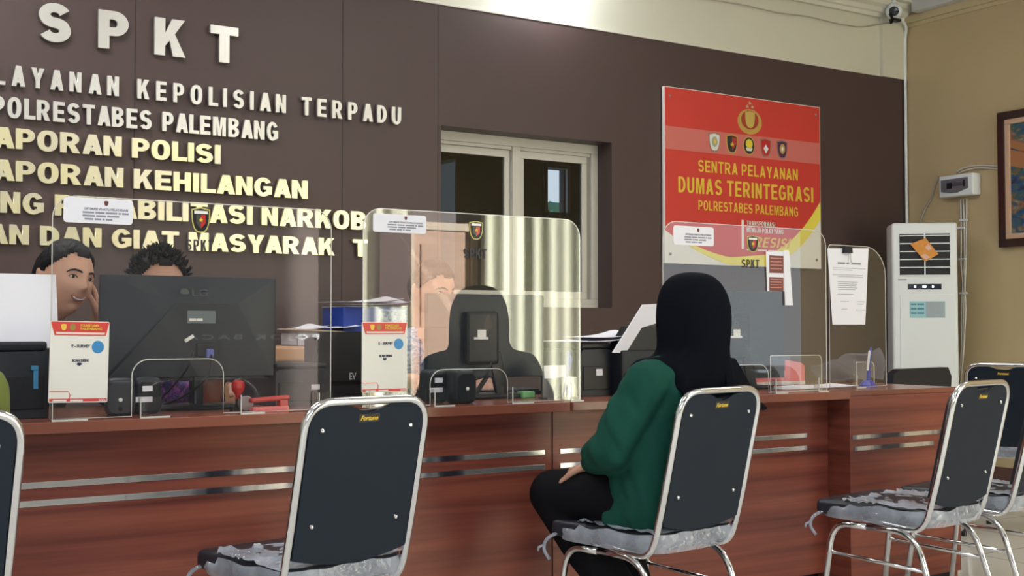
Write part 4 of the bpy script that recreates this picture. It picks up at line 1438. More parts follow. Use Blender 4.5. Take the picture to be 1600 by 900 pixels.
# notices on the shields
def notice(px0, px1, pyt, pyb, Yl, label, lines=True, skew=0.0, px0b=None, px1b=None):
    a_, b_, c_, d_ = onY(px0, pyt, Yl), onY(px1, pyt, Yl), onY(px1b or px1, pyb, Yl), onY(px0b or px0, pyb, Yl)
    cx_ = (a_.x + b_.x) / 2
    z0 = c_.z
    r_ = empty('paper_notice', (cx_, Yl, z0), 0, label, 'notice', 'notices fixed to the shields')
    P = lambda p: (p.x - cx_, p.z - z0)
    obj('sheet', prism([P(a_), P(b_), P(c_), P(d_)], 0, .0015), PAPER, r_)
    return r_, P
r, P = notice(1293, 1357, 388, 507, 3.49, 'white letter hanging from a black binder clip on the narrow shield', px0b=1301, px1b=1352)
wl_ = P(onY(1293, 388, 3.49))[0]; wr__ = P(onY(1357, 388, 3.49))[0]; zt_ = P(onY(1293, 388, 3.49))[1]
W_ = wr__ - wl_
tx = [text_blur((3, 6), wl_ + W_ * .24, wl_ + W_ * .80, zt_ * .80, zt_ * .825, -.001)]
rows = [(.12, .92, .745), (.12, .60, .72), (.12, .85, .655), (.24, .85, .63), (.24, .72, .56), (.24, .70, .535), (.24, .68, .51), (.24, .70, .485), (.24, .66, .46), (.24, .62, .40), (.30, .50, .30), (.70, .88, .30), (.70, .86, .27), (.32, .46, .20), (.68, .90, .19)]
for (a0, a1, zz_) in rows:
    tx.append(bx(wl_ + W_ * a0, wl_ + W_ * a1, -.001, 0, zt_ * zz_, zt_ * zz_ + .0018))
obj('printed_heading', tx[0], GREYINK, r)
for t_ in tx[1:]:
    obj('printed_line', t_, GREYINK, r)
clx = P(onY(1322, 388, 3.49))[0]
rc = empty('binder_clip', (r.location.x + clx, 3.485, r.location.z + zt_ - .006), 0, 'black binder clip holding the letter on the narrow shield', 'clip')
obj('clip_body', prism([(-.024, -.010), (.024, -.010), (.020, .016), (-.020, .016)], -.010, .018), BLACK, rc)
obj('wire_handle', tube(smooth_path([(-.008, -.012, -.006), (-.005, -.014, -.03), (-.010, -.014, -.055), (.010, -.014, -.055), (.005, -.014, -.03), (.008, -.012, -.006)], .006), .0012, 6), CHROME, rc)

MAROON = mat('maroon_print', (.16, .04, .035), .5)
r, P = notice(1197, 1226, 393, 455, 3.352, 'leaflet with dark red panels stuck to the shield in front of the notice board', px0b=1199, px1b=1228)
for (ya, yb_) in ((399, 427), (433, 455)):
    (u0, v1), (u1, v0) = P(onY(1202, ya, 3.352)), P(onY(1224, yb_, 3.352))
    q = obj('red_panel', bx(u0, u1, -.001, .0, v0, v1), MAROON, r)
    for k in range(4):
        obj('printed_line', bx(u0 + .004, u1 - .005 - .006 * (k % 2), -.0018, -.0008, v1 - (k + .9) * (v1 - v0) / 5, v1 - (k + .6) * (v1 - v0) / 5), mat('pale_red_print', (.55, .2, .16), .5), q)
r, P = notice(1224, 1233, 391, 477, 3.350, 'narrow white paper strip beside the red leaflet on the shield', px0b=1227, px1b=1239)

# grey cloth folded over a chair behind the narrow shield
b_ = bmesh.new()
n_ = 24
vs = []
for i in range(n_):
    row = []
    for j in range(10):
        u, v = i / (n_ - 1), j / 9
        x = u * .42
        z = .07 * v + .07 * u * v + .006 * math.sin(u * 17 + v * 4)
        y = .03 * math.sin(u * 9 + v * 3) + .05 * v
        row.append(b_.verts.new((x, y, z)))
    vs.append(row)
for i in range(n_ - 1):
    for j in range(9):
        b_.faces.new((vs[i][j], vs[i + 1][j], vs[i + 1][j + 1], vs[i][j + 1]))
bmesh.ops.solidify(b_, geom=list(b_.faces), thickness=.012)
o_ = obj('folded_jacket', b_, GREYCLOTH, None, smooth='all')
o_.location = (at(1288, 3.82), 3.84, DZ + .013)
tag(o_, 'folded grey jacket on the counter behind the narrow shield', 'jacket')

# ------------------------------------------------------------------ stacking chairs with chrome frames
def wrap_sheet(w, d, z, seed=0, tail=True):
    """crumpled plastic wrap pushed down round the cushion: a strip round the sides plus a torn sheet over the rear"""
    b = bmesh.new()
    random.seed(seed)
    n = 72
    rows = []
    def outline(t, o):
        a = t * 2 * PI
        c, s = math.cos(a), math.sin(a)
        p = 5
        k = (abs(c) ** p + abs(s) ** p) ** (-1 / p)
        return (c * k * (w / 2 + o), s * k * (d / 2 + o))
    lv = [(-.052, .004), (-.035, .012), (-.015, .010), (.002, .006)]
    for dz, o in lv:
        row = []
        for i in range(n):
            t = i / n
            nz = noise.noise(Vector((t * 26, dz * 60, seed)))
            x, y = outline(t, o + .007 * nz)
            top = dz
            if dz > 0: top += .010 * noise.noise(Vector((t * 18, 3, seed))) + (-.02 if y > d * .2 else 0)
            row.append(b.verts.new((x, y, z + top + .004 * nz)))
        rows.append(row)
    for A, B in zip(rows, rows[1:]):
        for i in range(n):
            b.faces.new((A[i], A[(i + 1) % n], B[(i + 1) % n], B[i]))
    # torn sheet lying on the rear half of the cushion
    N = 26
    g = []
    for i in range(N):
        row = []
        for j in range(N):
            u, v = i / (N - 1), j / (N - 1)
            x = (u - .5) * w * 1.0
            edge = .10 + .05 * noise.noise(Vector((u * 7, seed, 0))) + .03 * noise.noise(Vector((u * 19, seed, 5)))
            y = -d / 2 + v * (d / 2 + edge)
            zz_ = z + .008 + .012 * abs(noise.noise(Vector((u * 6, v * 6, seed)))) + .022 * abs(noise.noise(Vector((u * 13, v * 11, seed + 4)))) * v
            row.append(b.verts.new((x, y, zz_)))
        g.append(row)
    for i in range(N - 1):
        for j in range(N - 1):
            b.faces.new((g[i][j], g[i + 1][j], g[i + 1][j + 1], g[i][j + 1]))
    if tail:
        # a drawn-out corner of film hanging down at the front left
        pts = [(-w / 2 + .01, d / 2 - .03, z - .03), (-w / 2 - .015, d / 2 + .005, z - .05), (-w / 2 - .022, d / 2 + .015, z - .085), (-w / 2 - .012, d / 2 - .005, z - .115)]
        add(b, tube(smooth_path(pts, .02), .006, 6, radii=None))
        pts = [(-w / 2 - .018, d / 2 + .01, z - .07), (-w / 2 - .035, d / 2 + .02, z - .078), (-w / 2 - .038, d / 2 + .02, z - .09)]
        add(b, tube(pts, .004, 6))
    return b


def make_chair(label, wrapped=True, seed=1):
    r = empty('banquet_chair', (0, 0, 0), 0, label, 'chair', 'chrome framed black chairs')
    R_, hw = .0105, .18
    # one bent tube: seat rail, up the back, over the top and down the other side
    zs, zb_, zt_ = .400, .385, .857
    def yb(z): return -.195 - (z - .40) / .46 * .105
    path = [(-hw, .17, zs + .015), (-hw, -.10, zb_), (-hw, -.185, zb_ + .0), (-hw, yb(.55), .55), (-hw, yb(zt_), zt_), (hw, yb(zt_), zt_), (hw, yb(.55), .55), (hw, -.185, zb_), (hw, -.10, zb_), (hw, .17, zs + .015)]
    path = smooth_path(path, [0, .05, .07, .05, .075, .075, .05, .07, .05, 0], 8)
    obj('back_frame', tube(path, R_, 14), CHROME, r, smooth='all')
    # rear board with a dip in its top edge and a bellied bottom edge
    def board(y_off, inset, zlo, zhi, dip, belly):
        pts = []
        w_ = hw - R_ - inset
        n = 16
        rt = .05
        for k in range(9):
            a_ = rad(180 - 90 * k / 8)
            pts.append((-w_ + rt + rt * math.cos(a_), zhi - rt + rt * math.sin(a_)))
        for k in range(n + 1):
            t = -1 + 2 * k / n
            pts.append((t * w_ * .42, zhi - dip * math.cos(t * PI / 2) ** 2))
        for k in range(9):
            a_ = rad(90 - 90 * k / 8)
            pts.append((w_ - rt + rt * math.cos(a_), zhi - rt + rt * math.sin(a_)))
        for k in range(n + 1):
            t = 1 - 2 * k / n
            pts.append((t * w_, zlo - belly * (1 - t * t)))
        b_ = prism(pts, -.0045, .0045)
        for v in b_.verts:
            v.co.y += yb(v.co.z) + y_off
        return b_
    bb = obj('back_board', board(-.002, .001, .475, zt_ - .010, .020, .025), BOARD, r)
    # padded front of the back rest
    pad = board(.022, .012, .49, zt_ - .02, .004, .02)
    for v in pad.verts:
        v.co.y = yb(v.co.z) + .004 + (.028 if v.co.y > yb(v.co.z) + .022 else 0)
    obj('back_pad', pad, VINYL, r)
    ang = math.atan2(.105, .46)
    for sx in (-1, 1):
        for z in (.555, .79):
            s_ = xf(lathe([(.006, 0), (.006, .0015), (.003, .004), (.0008, .0045)], 14, 'y'), RX(-ang))
            obj('screw', xf(s_, None, (sx * (hw - .048 + (.0 if z > .6 else -.006)), yb(z) - .0065, z)), CHROME, r)
    lab = text_fit('Fortune', -.026, .026, .808, .820, 0, .02, .001, 1.0, .25)
    lb = bx(-.031, .031, -.0004, .0004, .804, .824)
    for v in lab.verts: v.co.y += yb(v.co.z) - .0085
    for v in lb.verts: v.co.y += yb(v.co.z) - .0072
    q = obj('maker_label', lb, mat('label_dark', (.03, .028, .02), .4), r)
    obj('label_writing', lab, YEL, q)
    # seat cushion, wider at the front, domed
    sc = box((0, .0, .425), (.375, .40, .052), .020, 4)
    bmesh.ops.subdivide_edges(sc, edges=[e for e in sc.edges if e.calc_length() > .1], cuts=6, use_grid_fill=True)
    for v in sc.verts:
        x, y, z = v.co
        if z > .43:
            v.co.z += .010 * max(0, 1 - (x / .19) ** 2) * max(0, 1 - (y / .2) ** 2)
        v.co.x *= 1 + .05 * (y / .2)
        v.co.y += .012
    obj('seat', sc, VINYL, r, smooth=True)
    obj('seat_board', bx(-.17, .17, -.17, .18, .393, .401), BLACK, r)
    # each side: one inverted U leg with its rail, leg to leg stretcher
    for s in (-1, 1):
        x = s * (hw + .004)
        xo = s * (hw + .022)
        fl = smooth_path([(xo, .195, .0), (x, .150, .376), (x, .02, .376)], [0, .075, 0], 8)
        obj('leg', tube(fl, R_, 12), CHROME, r, smooth='all')
        rl = smooth_path([(xo, -.275, .0), (x, -.155, .376), (x, .02, .376)], [0, .085, 0], 8)
        obj('leg', tube(rl, R_, 12), CHROME, r, smooth='all')
        obj('stretcher', tube([(x + s * .004, .158, .278), (x + s * .004, -.188, .258)], .0065, 10), CHROME, r, smooth='all')
        for (lx, ly) in ((xo, .195), (xo, -.275)):
            obj('rubber_foot', xf(lathe([(.014, 0), (.014, .022), (.011, .026)], 12), None, (lx, ly, 0)), BLACK, r)
    if wrapped:
        obj('plastic_wrap', wrap_sheet(.388, .415, .445, seed), WRAP, r, smooth='all', label='crumpled clear plastic on the seat')
    return r


CH_ = {}
def chair_at(x, y, rz, label, src=None, seed=1, wrapped=True):
    c_ = make_chair(label, wrapped, seed) if src is None else copy_tree(src)
    c_.location = (x, y, 0)
    c_.rotation_euler = (0, 0, rz)
    c_['label'] = label
    return c_
c1 = chair_at(1.25, 3.005, rad(10), 'black chair seen from behind in the middle foreground, empty seat wrapped in plastic', seed=1)
c3 = chair_at(2.33, 2.93, rad(10), 'black chair the woman in green sits on', seed=2)
c4 = chair_at(3.35, 2.815, rad(10), 'empty plastic wrapped chair in front of the short end desk', seed=3)
c0 = chair_at(.27, 2.965, rad(10), 'black chair cut off by the left edge, person in olive on it', src=c1)
# two more at the right edge
p5 = onY(1562, 567, 2.6)
def back_top_at(px, K, rz):
    d_ = 1900.0 / K
    lat = (px - 800) / 1900.0 * d_
    P_ = Vector((.534 * d_ + .845 * lat, .845 * d_ - .534 * lat, 0))
    f_ = Vector((-math.sin(rz), math.cos(rz), 0))
    return P_ + f_ * .30
q = back_top_at(1566, 318, rad(-68))
c5 = chair_at(q.x, q.y, rad(-68), 'black chair farthest back at the right edge, partly hidden by the chair before it', src=c4)
q = back_top_at(1653, 440, rad(14))
c6 = chair_at(q.x, q.y, rad(14), 'wrapped chair cut off by the right edge of the picture', src=c3)
q = back_top_at(1625, 330, rad(0))

# low black chair behind the short end desk
xq, yq = onY(1478, 600, 4.55).x, 4.55
r = empty('office_chair', (xq, yq + .2, 0), 0, 'low black chair back showing above the short end desk', 'chair')
zt_ = onY(1478, 578, 4.5).z
bp = NB()
poly = [(-.215, zt_ - .36), (-.25, zt_ - .10), (-.235, zt_ - .03), (-.17, zt_), (.24, zt_ + .005), (.27, zt_ - .05), (.24, zt_ - .36)]
b_ = prism(poly, -.03, .03)
obj('backrest', b_, VINYL, r)
obj('seat', box((0, .24, .43), (.46, .44, .07), .025, 3), VINYL, r, smooth=True)
for s in (-1, 1):
    for y_ in (.05, .42):
        obj('leg', tube([(s * .2, y_, 0), (s * .19, y_, .40)], .012, 10), CHROME, r, smooth='all')
    obj('back_post', tube([(s * .2, .03, .40), (s * .2, .0, zt_ - .15)], .011, 10), CHROME, r, smooth='all')

# ------------------------------------------------------------------ cabinet and boxes at the back wall
Yb = 5.35
xa, xb = onY(400, 560, Yb).x, onY(660, 560, Yb).x
zt_ = onY(450, 541, Yb).z
r = empty('low_cabinet', ((xa + xb) / 2, Yb + .26, 0), 0, 'light brown wooden cabinet against the brown wall behind the counter', 'cabinet')
g = (xb - xa) / 2
obj('body', bx(-g, g, -.24, .25, .05, zt_ - .07), TANWOOD, r)
obj('top', bx(-g - .01, g + .01, -.27, .26, zt_ - .07, zt_, .012), TANWOOD, r)
obj('plinth', bx(-g + .02, g - .02, -.22, .24, 0, .05), BLACK, r)
for s in (-1, 1):
    dd = obj('cabinet_door', bx(s * .005, s * (g - .01), -.256, -.24, .07, zt_ - .10, .002), TANWOOD, r)
    obj('handle', tube([(s * .04, -.258, .55), (s * .04, -.275, .56), (s * .04, -.275, .64), (s * .04, -.258, .65)], .004, 8), CHROME, dd)
# white file box with papers sticking out
xa, xb = onY(471, 530, Yb).x, onY(505, 530, Yb).x
ztb = onY(480, 521, Yb).z
r = empty('file_box', ((xa + xb) / 2 + .05, Yb + .14, zt_), 0, 'white paper box standing on the wooden cabinet', 'box')
g = .11
obj('carton', boxes(bx(-g, g, -.1, .1, 0, .004), bx(-g, -g + .004, -.1, .1, 0, ztb - zt_), bx(g - .004, g, -.1, .1, 0, ztb - zt_), bx(-g, g, -.1, -.096, 0, ztb - zt_), bx(-g, g, .096, .1, 0, ztb - zt_)), mat('grey_carton', (.45, .45, .52), .7), r)
obj('lid_flap', box((.02, -.02, ztb - zt_ + .012), (.30, .2, .006), rot=RY(rad(3))), mat('tan_card', (.55, .38, .22), .7), r)
sheet_of_paper((xa + xb) / 2 + .0, Yb + .12, ztb + .020, .16, .2, rad(10), 'white sheet lying on top of the white paper box', .02, grp='papers on the cabinet')
sheet_of_paper((xa + xb) / 2 + .16, Yb + .12, ztb + .026, .22, .2, rad(-5), 'white sheet draped over the right edge of the paper box', .015, grp='papers on the cabinet')
# blue carton
Yc2 = 5.45
xa, xb = onY(536, 500, Yc2).x, onY(636, 500, Yc2).x
r = empty('paper_carton', ((xa + xb) / 2, Yc2 + .13, zt_), 0, 'blue paper carton with white sheets on top, beside the officer in batik', 'box')
g = (xb - xa) / 2
hb = onY(560, 480, Yc2).z - zt_
obj('carton', bx(-g, g, -.13, .12, 0, hb, .002), BLUEB, r)
obj('carton_lettering', text_fit('SI', -g * .30, g * .02, hb * .42, hb * .62, -.1315, .04, .001), WHITEP, r)
obj('carton_pattern', bx(g * .1, g * .97, -.1312, -.13, hb * .05, hb * .95), BATIK, r)
for k, (ry_, dx) in enumerate(((4, 0), (-3, .03), (2, -.02))):
    sheet_of_paper(r.location.x + dx, Yc2 + .12, zt_ + hb + .002 + .012 * k, .36, .24, rad(ry_ * 2), ['lowest white sheet on the blue carton', 'middle white sheet on the blue carton', 'topmost curled white sheet on the blue carton'][k], .014 + .006 * k, grp='papers on the cabinet')

# ------------------------------------------------------------------ standing air conditioner
acp = Vector((6.80, 5.52, 0))
ap = onY(1378, 400, 5.40)
rz = rad(-42)
r = empty('air_conditioner', (6.80, 5.52, 0), rz, 'white standing air conditioner in the corner', 'air conditioner')
aw, ad_, ah = .425, .27, 1.75
g = aw / 2
body = box((0, 0, ah / 2 + .01), (aw, ad_, ah - .02), .022, 4)
obj('body', body, WHITE, r, smooth=True)
obj('base', bx(-g + .01, g - .01, -ad_ / 2 + .01, ad_ / 2 - .01, 0, .03), mat('grey_plastic', (.25, .25, .27), .5), r)
fy = -ad_ / 2
gz1, gz0 = ah - .075, ah - .355
gr = obj('air_outlet', bx(-g + .05, g - .05, fy - .002, fy + .02, gz0, gz1), mat('vent_black', (.006, .007, .012), .6), r)
for k in range(6):
    z = gz1 - .012 - k * (gz1 - gz0 - .012) / 5
    obj('louvre', boxes(bx(-g + .052, -.004, fy - .008, fy - .001, z - .0035, z + .0035, .001), bx(.004, g - .052, fy - .008, fy - .001, z - .0035, z + .0035, .001)), WHITE, gr)
obj('louvre_bar', bx(-.004, .004, fy - .009, fy - .001, gz0, gz1), WHITE, gr)
obj('front_panel', bx(-g + .05, g - .025, fy - .004, fy + .002, .1, gz0 - .13, .002), WHITE, r)
dp = obj('display', bx(-g * .52, g * .50, fy - .004, fy, gz0 - .095, gz0 - .058, .002), mat('display_black', (.01, .012, .03), .2), r)
for k, w_ in ((-.06, .006), (.0, .012), (.055, .006)):
    obj('display_light', bx(k - w_ - .005, k + w_ - .005, fy - .006, fy - .003, gz0 - .083, gz0 - .070), mat('display_glow', (.8, .85, 1), .5, emit=((.8, .87, 1), 2.0)), dp)
st_ = obj('energy_sticker', bx(-g * .48, g * .60, fy - .006, fy - .003, gz0 - .285, gz0 - .175), mat('sticker_blue', (.33, .60, .68), .4), r)
obj('sticker_picture', boxes(bx(g * .02, g * .58, fy - .007, fy - .005, gz0 - .283, gz0 - .178, mi=0), bx(g * .15, g * .30, fy - .008, fy - .005, gz0 - .28, gz0 - .22, mi=1), bx(g * .36, g * .5, fy - .008, fy - .005, gz0 - .27, gz0 - .19, mi=2)),
    [mat('sticker_grey', (.35, .42, .48), .4), mat('sticker_dark', (.10, .18, .26), .4), WHITEP], st_)
obj('sticker_writing', boxes(*[text_blur((4, 5), -g * .44, -g * .04, gz0 - .20 - k * .03, gz0 - .19 - k * .03, fy - .007) for k in range(3)]), mat('sticker_ink', (.03, .2, .3), .5), st_)
obj('brand_lettering', text_blur((6,), -g * .82, -g * .56, gz0 - .032, gz0 - .025, fy - .0035), GREYINK, r)
# orange sachet on the grille
Mz = Matrix.Rotation(rz, 3, 'Z')
sc_ = Vector((6.80, 5.52, 0)) + Mz @ Vector((.0, fy - .016, ah - .19))
r2 = empty('scent_sachet', sc_, rz, 'orange scent sachet hanging on the air conditioner grille', 'sachet')
pk = prism([(-.095, .045), (.005, .085), (.085, -.025), (-.0, -.075)], -.005, .005)
obj('pouch', pk, mat('orange_print', (.70, .28, .03), .35, var=.3, vscale=20), r2)
obj('pouch_picture', boxes(prism([(-.03, -.035), (.0, -.02), (.03, -.045), (.005, -.06)], -.0065, -.005, 0), prism([(.0, .02), (.02, .045), (.045, .01), (.02, -.0)], -.0065, -.005, 1)), [mat('sachet_pink', (.75, .45, .38), .4), mat('sachet_gold', (.55, .40, .02), .4)], r2)
obj('hook', tube([(.003, .0, .08), (.003, .004, .1), (.003, .012, .1)], .002, 6), WHITE, r2)

# ------------------------------------------------------------------ right wall: conduit, box, picture, cctv
def onwall(px, py, off=.012):
    return onX(px, py, XW - off)
def wall_cable(pts, rr, label, name='cable', m=None, off=.010, cat='cable', sm=.08):
    P_ = [onwall(px, py, off) for px, py in pts]
    o_ = obj(name, tube(smooth_path(P_, sm, 5), rr, 8), m or OFFWHITE, None, smooth='all')
    return tag(o_, label, cat)
cab = [('left', [(1501.5, 311), (1502, 360), (1501.5, 420), (1505, 440), (1502, 480), (1503, 545), (1497, 600)]),
       ('middle', [(1505, 311), (1507, 360), (1507, 410), (1506, 425), (1508, 440), (1505, 480), (1506, 540), (1501, 600)]),
       ('right', [(1510.5, 311), (1510, 350), (1509.5, 410), (1507, 450), (1509, 480), (1506, 545), (1499, 580), (1493, 600)])]
for nm, pts in cab:
    wall_cable(pts, .0065, nm + ' one of the three white cables running down from the distribution box', off=.012 + .002 * len(nm) / 4)
wall_cable([(1466, 275), (1461, 290), (1456, 309), (1448, 322), (1441, 336), (1437, 352), (1434, 372)], .007, 'white cable curving from the distribution box down to the air conditioner', m=mat('grey_cable', (.40, .37, .32), .5))
wall_cable([(1494, 270), (1503, 263), (1520, 259), (1541, 258), (1566, 261)], .006, 'upper white cable between distribution box and painting')
wall_cable([(1499, 270), (1508, 266), (1525, 262), (1548, 263), (1566, 264.5)], .006, 'lower white cable between distribution box and painting', off=.016)
for i, (px, py) in enumerate(((1506, 344), (1502, 356), (1504, 405), (1505, 458))):
    p = onwall(px, py, .02)
    tag(obj('cable_clip', box(p, (.02, .06, .014), .003), WHITE), ['cable clip just under the distribution box', 'second cable clip under the distribution box', 'third cable clip, beside the air conditioner top', 'lowest white cable clip on the tan wall'][i], 'clip', 'cable clips on the tan wall')
# distribution box
a_, b2 = onX(1467, 274, XW - .09), onX(1526, 268, XW - .05)
zl, zh = onX(1470, 309, XW - .09).z, onX(1515, 267.5, XW - .09).z
zh = onX(1467, 276, XW - .09).z
ya, yb2 = onX(1467, 290, XW - .09).y, onX(1520, 290, XW - .09).y
cy = (ya + yb2) / 2
dbx = empty('distribution_box', (XW, cy, zl), rad(-90), 'white distribution box with dark window on the tan wall', 'distribution box')
g = abs(ya - yb2) / 2
hh = zh - zl
# local frame: x runs towards the camera end of the wall, y into the wall
obj('housing', bx(-g, g, -.09, 0, 0, hh, .012, seg=3), WHITE, dbx, smooth=True)
wnd = obj('window_cover', prism([(-g * .86, hh * .80), (g * .72, hh * .82), (g * .74, hh * .32), (g * .1, hh * .16), (-g * .3, hh * .16), (-g * .86, hh * .26)], -.095, -.088), mat('smoked_window', (.16, .16, .19), .15), dbx)
obj('breaker', boxes(bx(-g * .48, -g * .20, -.100, -.094, hh * .36, hh * .64), bx(g * .50, g * .56, -.100, -.094, hh * .40, hh * .70)), BLACK, wnd)
obj('breaker_slot', bx(-g * .18, g * .50, -.098, -.094, hh * .46, hh * .62), mat('slot_grey', (.08, .07, .10), .3), wnd)
# painting
ptl, pbl = onX(1560, 177, XW - .03), onX(1564, 387, XW - .03)
ztp, zbp = onX(1560, 177, XW - .03).z, onX(1564, 387, XW - .03).z
y1p = ptl.y; y0p = y1p - 1.25
r = empty('painting', (XW, (y0p + y1p) / 2, zbp), rad(-90), 'framed landscape painting at the right edge on the tan wall', 'painting')
g = (y1p - y0p) / 2; hh = ztp - zbp
def ring(g0, z0_, z1_, w_, ya_, yb_, bev=.004):
    return boxes(bx(-g0, g0, ya_, yb_, z1_ - w_, z1_, bev), bx(-g0, g0, ya_, yb_, z0_, z0_ + w_, bev), bx(-g0, -g0 + w_, ya_, yb_, z0_ + w_, z1_ - w_, bev), bx(g0 - w_, g0, ya_, yb_, z0_ + w_, z1_ - w_, bev))
obj('outer_frame', ring(g, 0, hh, .055, -.05, 0), mat('dark_mahogany', (.030, .008, .007), .3), r)
obj('inner_frame', ring(g - .054, .054, hh - .054, .035, -.045, -.005), mat('peach_liner', (.62, .42, .30), .45), r)
paint = ramp_mat('landscape_paint', [(.30, (.012, .010, .030)), (.42, (.02, .08, .22)), (.50, (.03, .12, .09)), (.56, (.30, .10, .05)), (.64, (.12, .22, .20)), (.75, (.50, .52, .45))], 9, (1, 1, 1.6), .4, 6, dist=1.2)
cv = obj('canvas', bx(-g + .085, g - .085, -.03, -.01, .085, hh - .085), paint, r)
obj('painted_roof', boxes(prism([(-g + .085, hh * .79), (-g + .60, hh * .60), (-g + .60, hh * .55), (-g + .085, hh * .73)], -.032, -.03, 0),
                          prism([(-g + .085, hh * .72), (-g + .55, hh * .55), (-g + .4, hh * .50), (-g + .085, hh * .60)], -.0315, -.03, 1)), [mat('paint_ochre', (.40, .17, .07), .5), mat('paint_night', (.02, .015, .02), .5)], cv)
# cctv camera in the corner
p = onY(1402, 16, 5.85)
r = empty('security_camera', (p.x, 5.88, p.z), 0, 'white security camera with black lens high in the corner', 'camera')
obj('mount', boxes(lathe([(.035, .085), (.035, .10), (.015, .10)], 18), lathe([(.012, .03), (.012, .09)], 12)), WHITE, r)
obj('housing', ball((0, 0, 0), .058, (1, 1, 1), 24), WHITE, r, smooth='all')
dv = (CAM - r.location).normalized()
lens = xf(lathe([(.034, 0), (.034, .014), (.028, .020), (.001, .022)], 24), dv.to_track_quat('Z', 'Y').to_matrix())
obj('lens', xf(lens, None, dv * .045), mat('lens_black', (.006, .006, .008), .12), r, smooth=True)
obj('lower_bracket', boxes(box((0, -.01, -.068), (.075, .05, .02), .005), box((-.045, -.02, -.08), (.012, .02, .05), .003, rot=RY(rad(30))), box((-.055, -.02, -.045), (.01, .02, .04), .003, rot=RY(rad(-40)))), BLACK, r)
# cables in the corner and under the cornice
pts = [onY(1398, 34, YW - .03), onY(1370, 39, YW - .03), onY(1345, 43, YW - .03), onY(1310, 37, YW - .03), onY(1260, 25, YW - .03), onY(1215, 20, YW - .03), onY(1165, 8, YW - .03), onY(1110, -1, YW - .03), onY(1000, -18, YW - .03)]
tag(obj('cable', tube(smooth_path(pts, .08, 5), .0045, 8), mat('tan_cable', (.45, .40, .33), .5), None, smooth='all'), 'thin sagging cable along the cream wall under the cornice', 'cable')
cr = [(onY(1408, 30, 5.9)), Vector((XW - .03, 5.95, onX(1416, 44, XW).z)), Vector((XW - .022, YW - .022, onX(1418, 60, XW).z)), Vector((XW - .022, YW - .022, 1.9)), Vector((XW - .03, YW - .03, 1.2)), Vector((XW - .03, YW - .03, .1))]
tag(obj('cable', tube(smooth_path(cr, .06, 6), .0105, 10), WHITE, None, smooth='all'), 'thick white cable running down the corner from the security camera', 'cable')
# the wall washer lamp itself, above the frame
r = empty('wall_lamp', (4.02, 5.87, 3.20), 0, 'small lamp over the brown wall making the bright spot', 'lamp')
obj('lamp_housing', lathe([(.03, .0), (.05, .05), (.05, .12), (.02, .16)], 20), WHITE, r)
# ceiling lamp housings
cl = None
for i, (lx, ly) in enumerate(((0.6, 4.7), (3.3, 3.9), (5.9, 2.2), (0.6, 1.0), (3.4, 0.2), (-1.8, 2.6))):
    lb_ = ['ceiling lamp over the left desk near the brown wall', 'ceiling lamp over the middle of the counter', 'ceiling lamp near the tan wall', 'ceiling lamp over the camera side left', 'ceiling lamp over the camera side right', 'ceiling lamp beyond the left edge'][i]
    if cl is None:
        cl = empty('ceiling_lamp', (lx, ly, 3.37), 0, lb_, 'lamp', 'rectangular ceiling lamps')
        obj('lamp_frame', boxes(bx(-.63, .63, -.28, -.255, 0, .05), bx(-.63, .63, .255, .28, 0, .05), bx(-.63, -.605, -.28, .28, 0, .05), bx(.605, .63, -.28, .28, 0, .05)), WHITE, cl)
        cc_ = cl
    else:
        cc_ = copy_tree(cl)
        cc_.location = (lx, ly, 3.37)
        cc_['label'] = lb_

# ================================================================== people
def cap(pts, radii, n=14):
    """tapered limb with round ends"""
    bms = []
    b = tube(smooth_path(pts, .0) if False else pts, 0, n, radii=radii)
    add(b, ball(pts[0], radii[0], n=n)); add(b, ball(pts[-1], radii[-1], n=n))
    for p, r_ in list(zip(pts, radii))[1:-1]:
        add(b, ball(p, r_ * 1.0, n=n))
    return b


def head_bm(w=.076, d=.097, h=.118, jaw=.30):
    """head about the origin, face towards -y"""
    b = bmesh.new()
    bmesh.ops.create_uvsphere(b, u_segments=64, v_segments=48, radius=1)
    for v in b.verts:
        x, y, z = v.co
        X, Y, Z = x * w, y * d, z * h
        if z < 0:
            t = -z
            X *= 1 - jaw * t ** 1.5
            if y > 0: Y *= 1 - .45 * t
            else: Y *= 1 - .06 * t
        else:
            if y > 0: Y *= 1.04
        if y < 0:
            f = -y
            g = lambda cx, cz, sx, sz: math.exp(-((X - cx) / sx) ** 2 - ((Z - cz) / sz) ** 2)
            Y -= .020 * g(0, -.020, .012, .014) * f + .012 * g(0, .005, .009, .025) * f
            Y -= .005 * (g(.016, -.026, .008, .008) + g(-.016, -.026, .008, .008))
            Y += .011 * (g(.031, .010, .017, .011) + g(-.031, .010, .017, .011))
            Y -= .005 * (g(.030, .029, .022, .009) + g(-.030, .029, .022, .009))
            Y -= .007 * g(0, -.052, .022, .009) - .005 * g(0, -.054, .022, .002)
            Y -= .009 * g(0, -.092, .020, .014)
            Y -= .004 * (g(.042, -.025, .018, .020) + g(-.042, -.025, .018, .020))
            Y += .004 * g(0, -.072, .025, .006)
        v.co = (X, Y, Z)
    for s in (-1, 1):
        e = ball((s * (w + .002), .012, -.005), .019, (.38, .85, 1.7), 14, RY(rad(s * 12)))
        add(b, e)
    return b


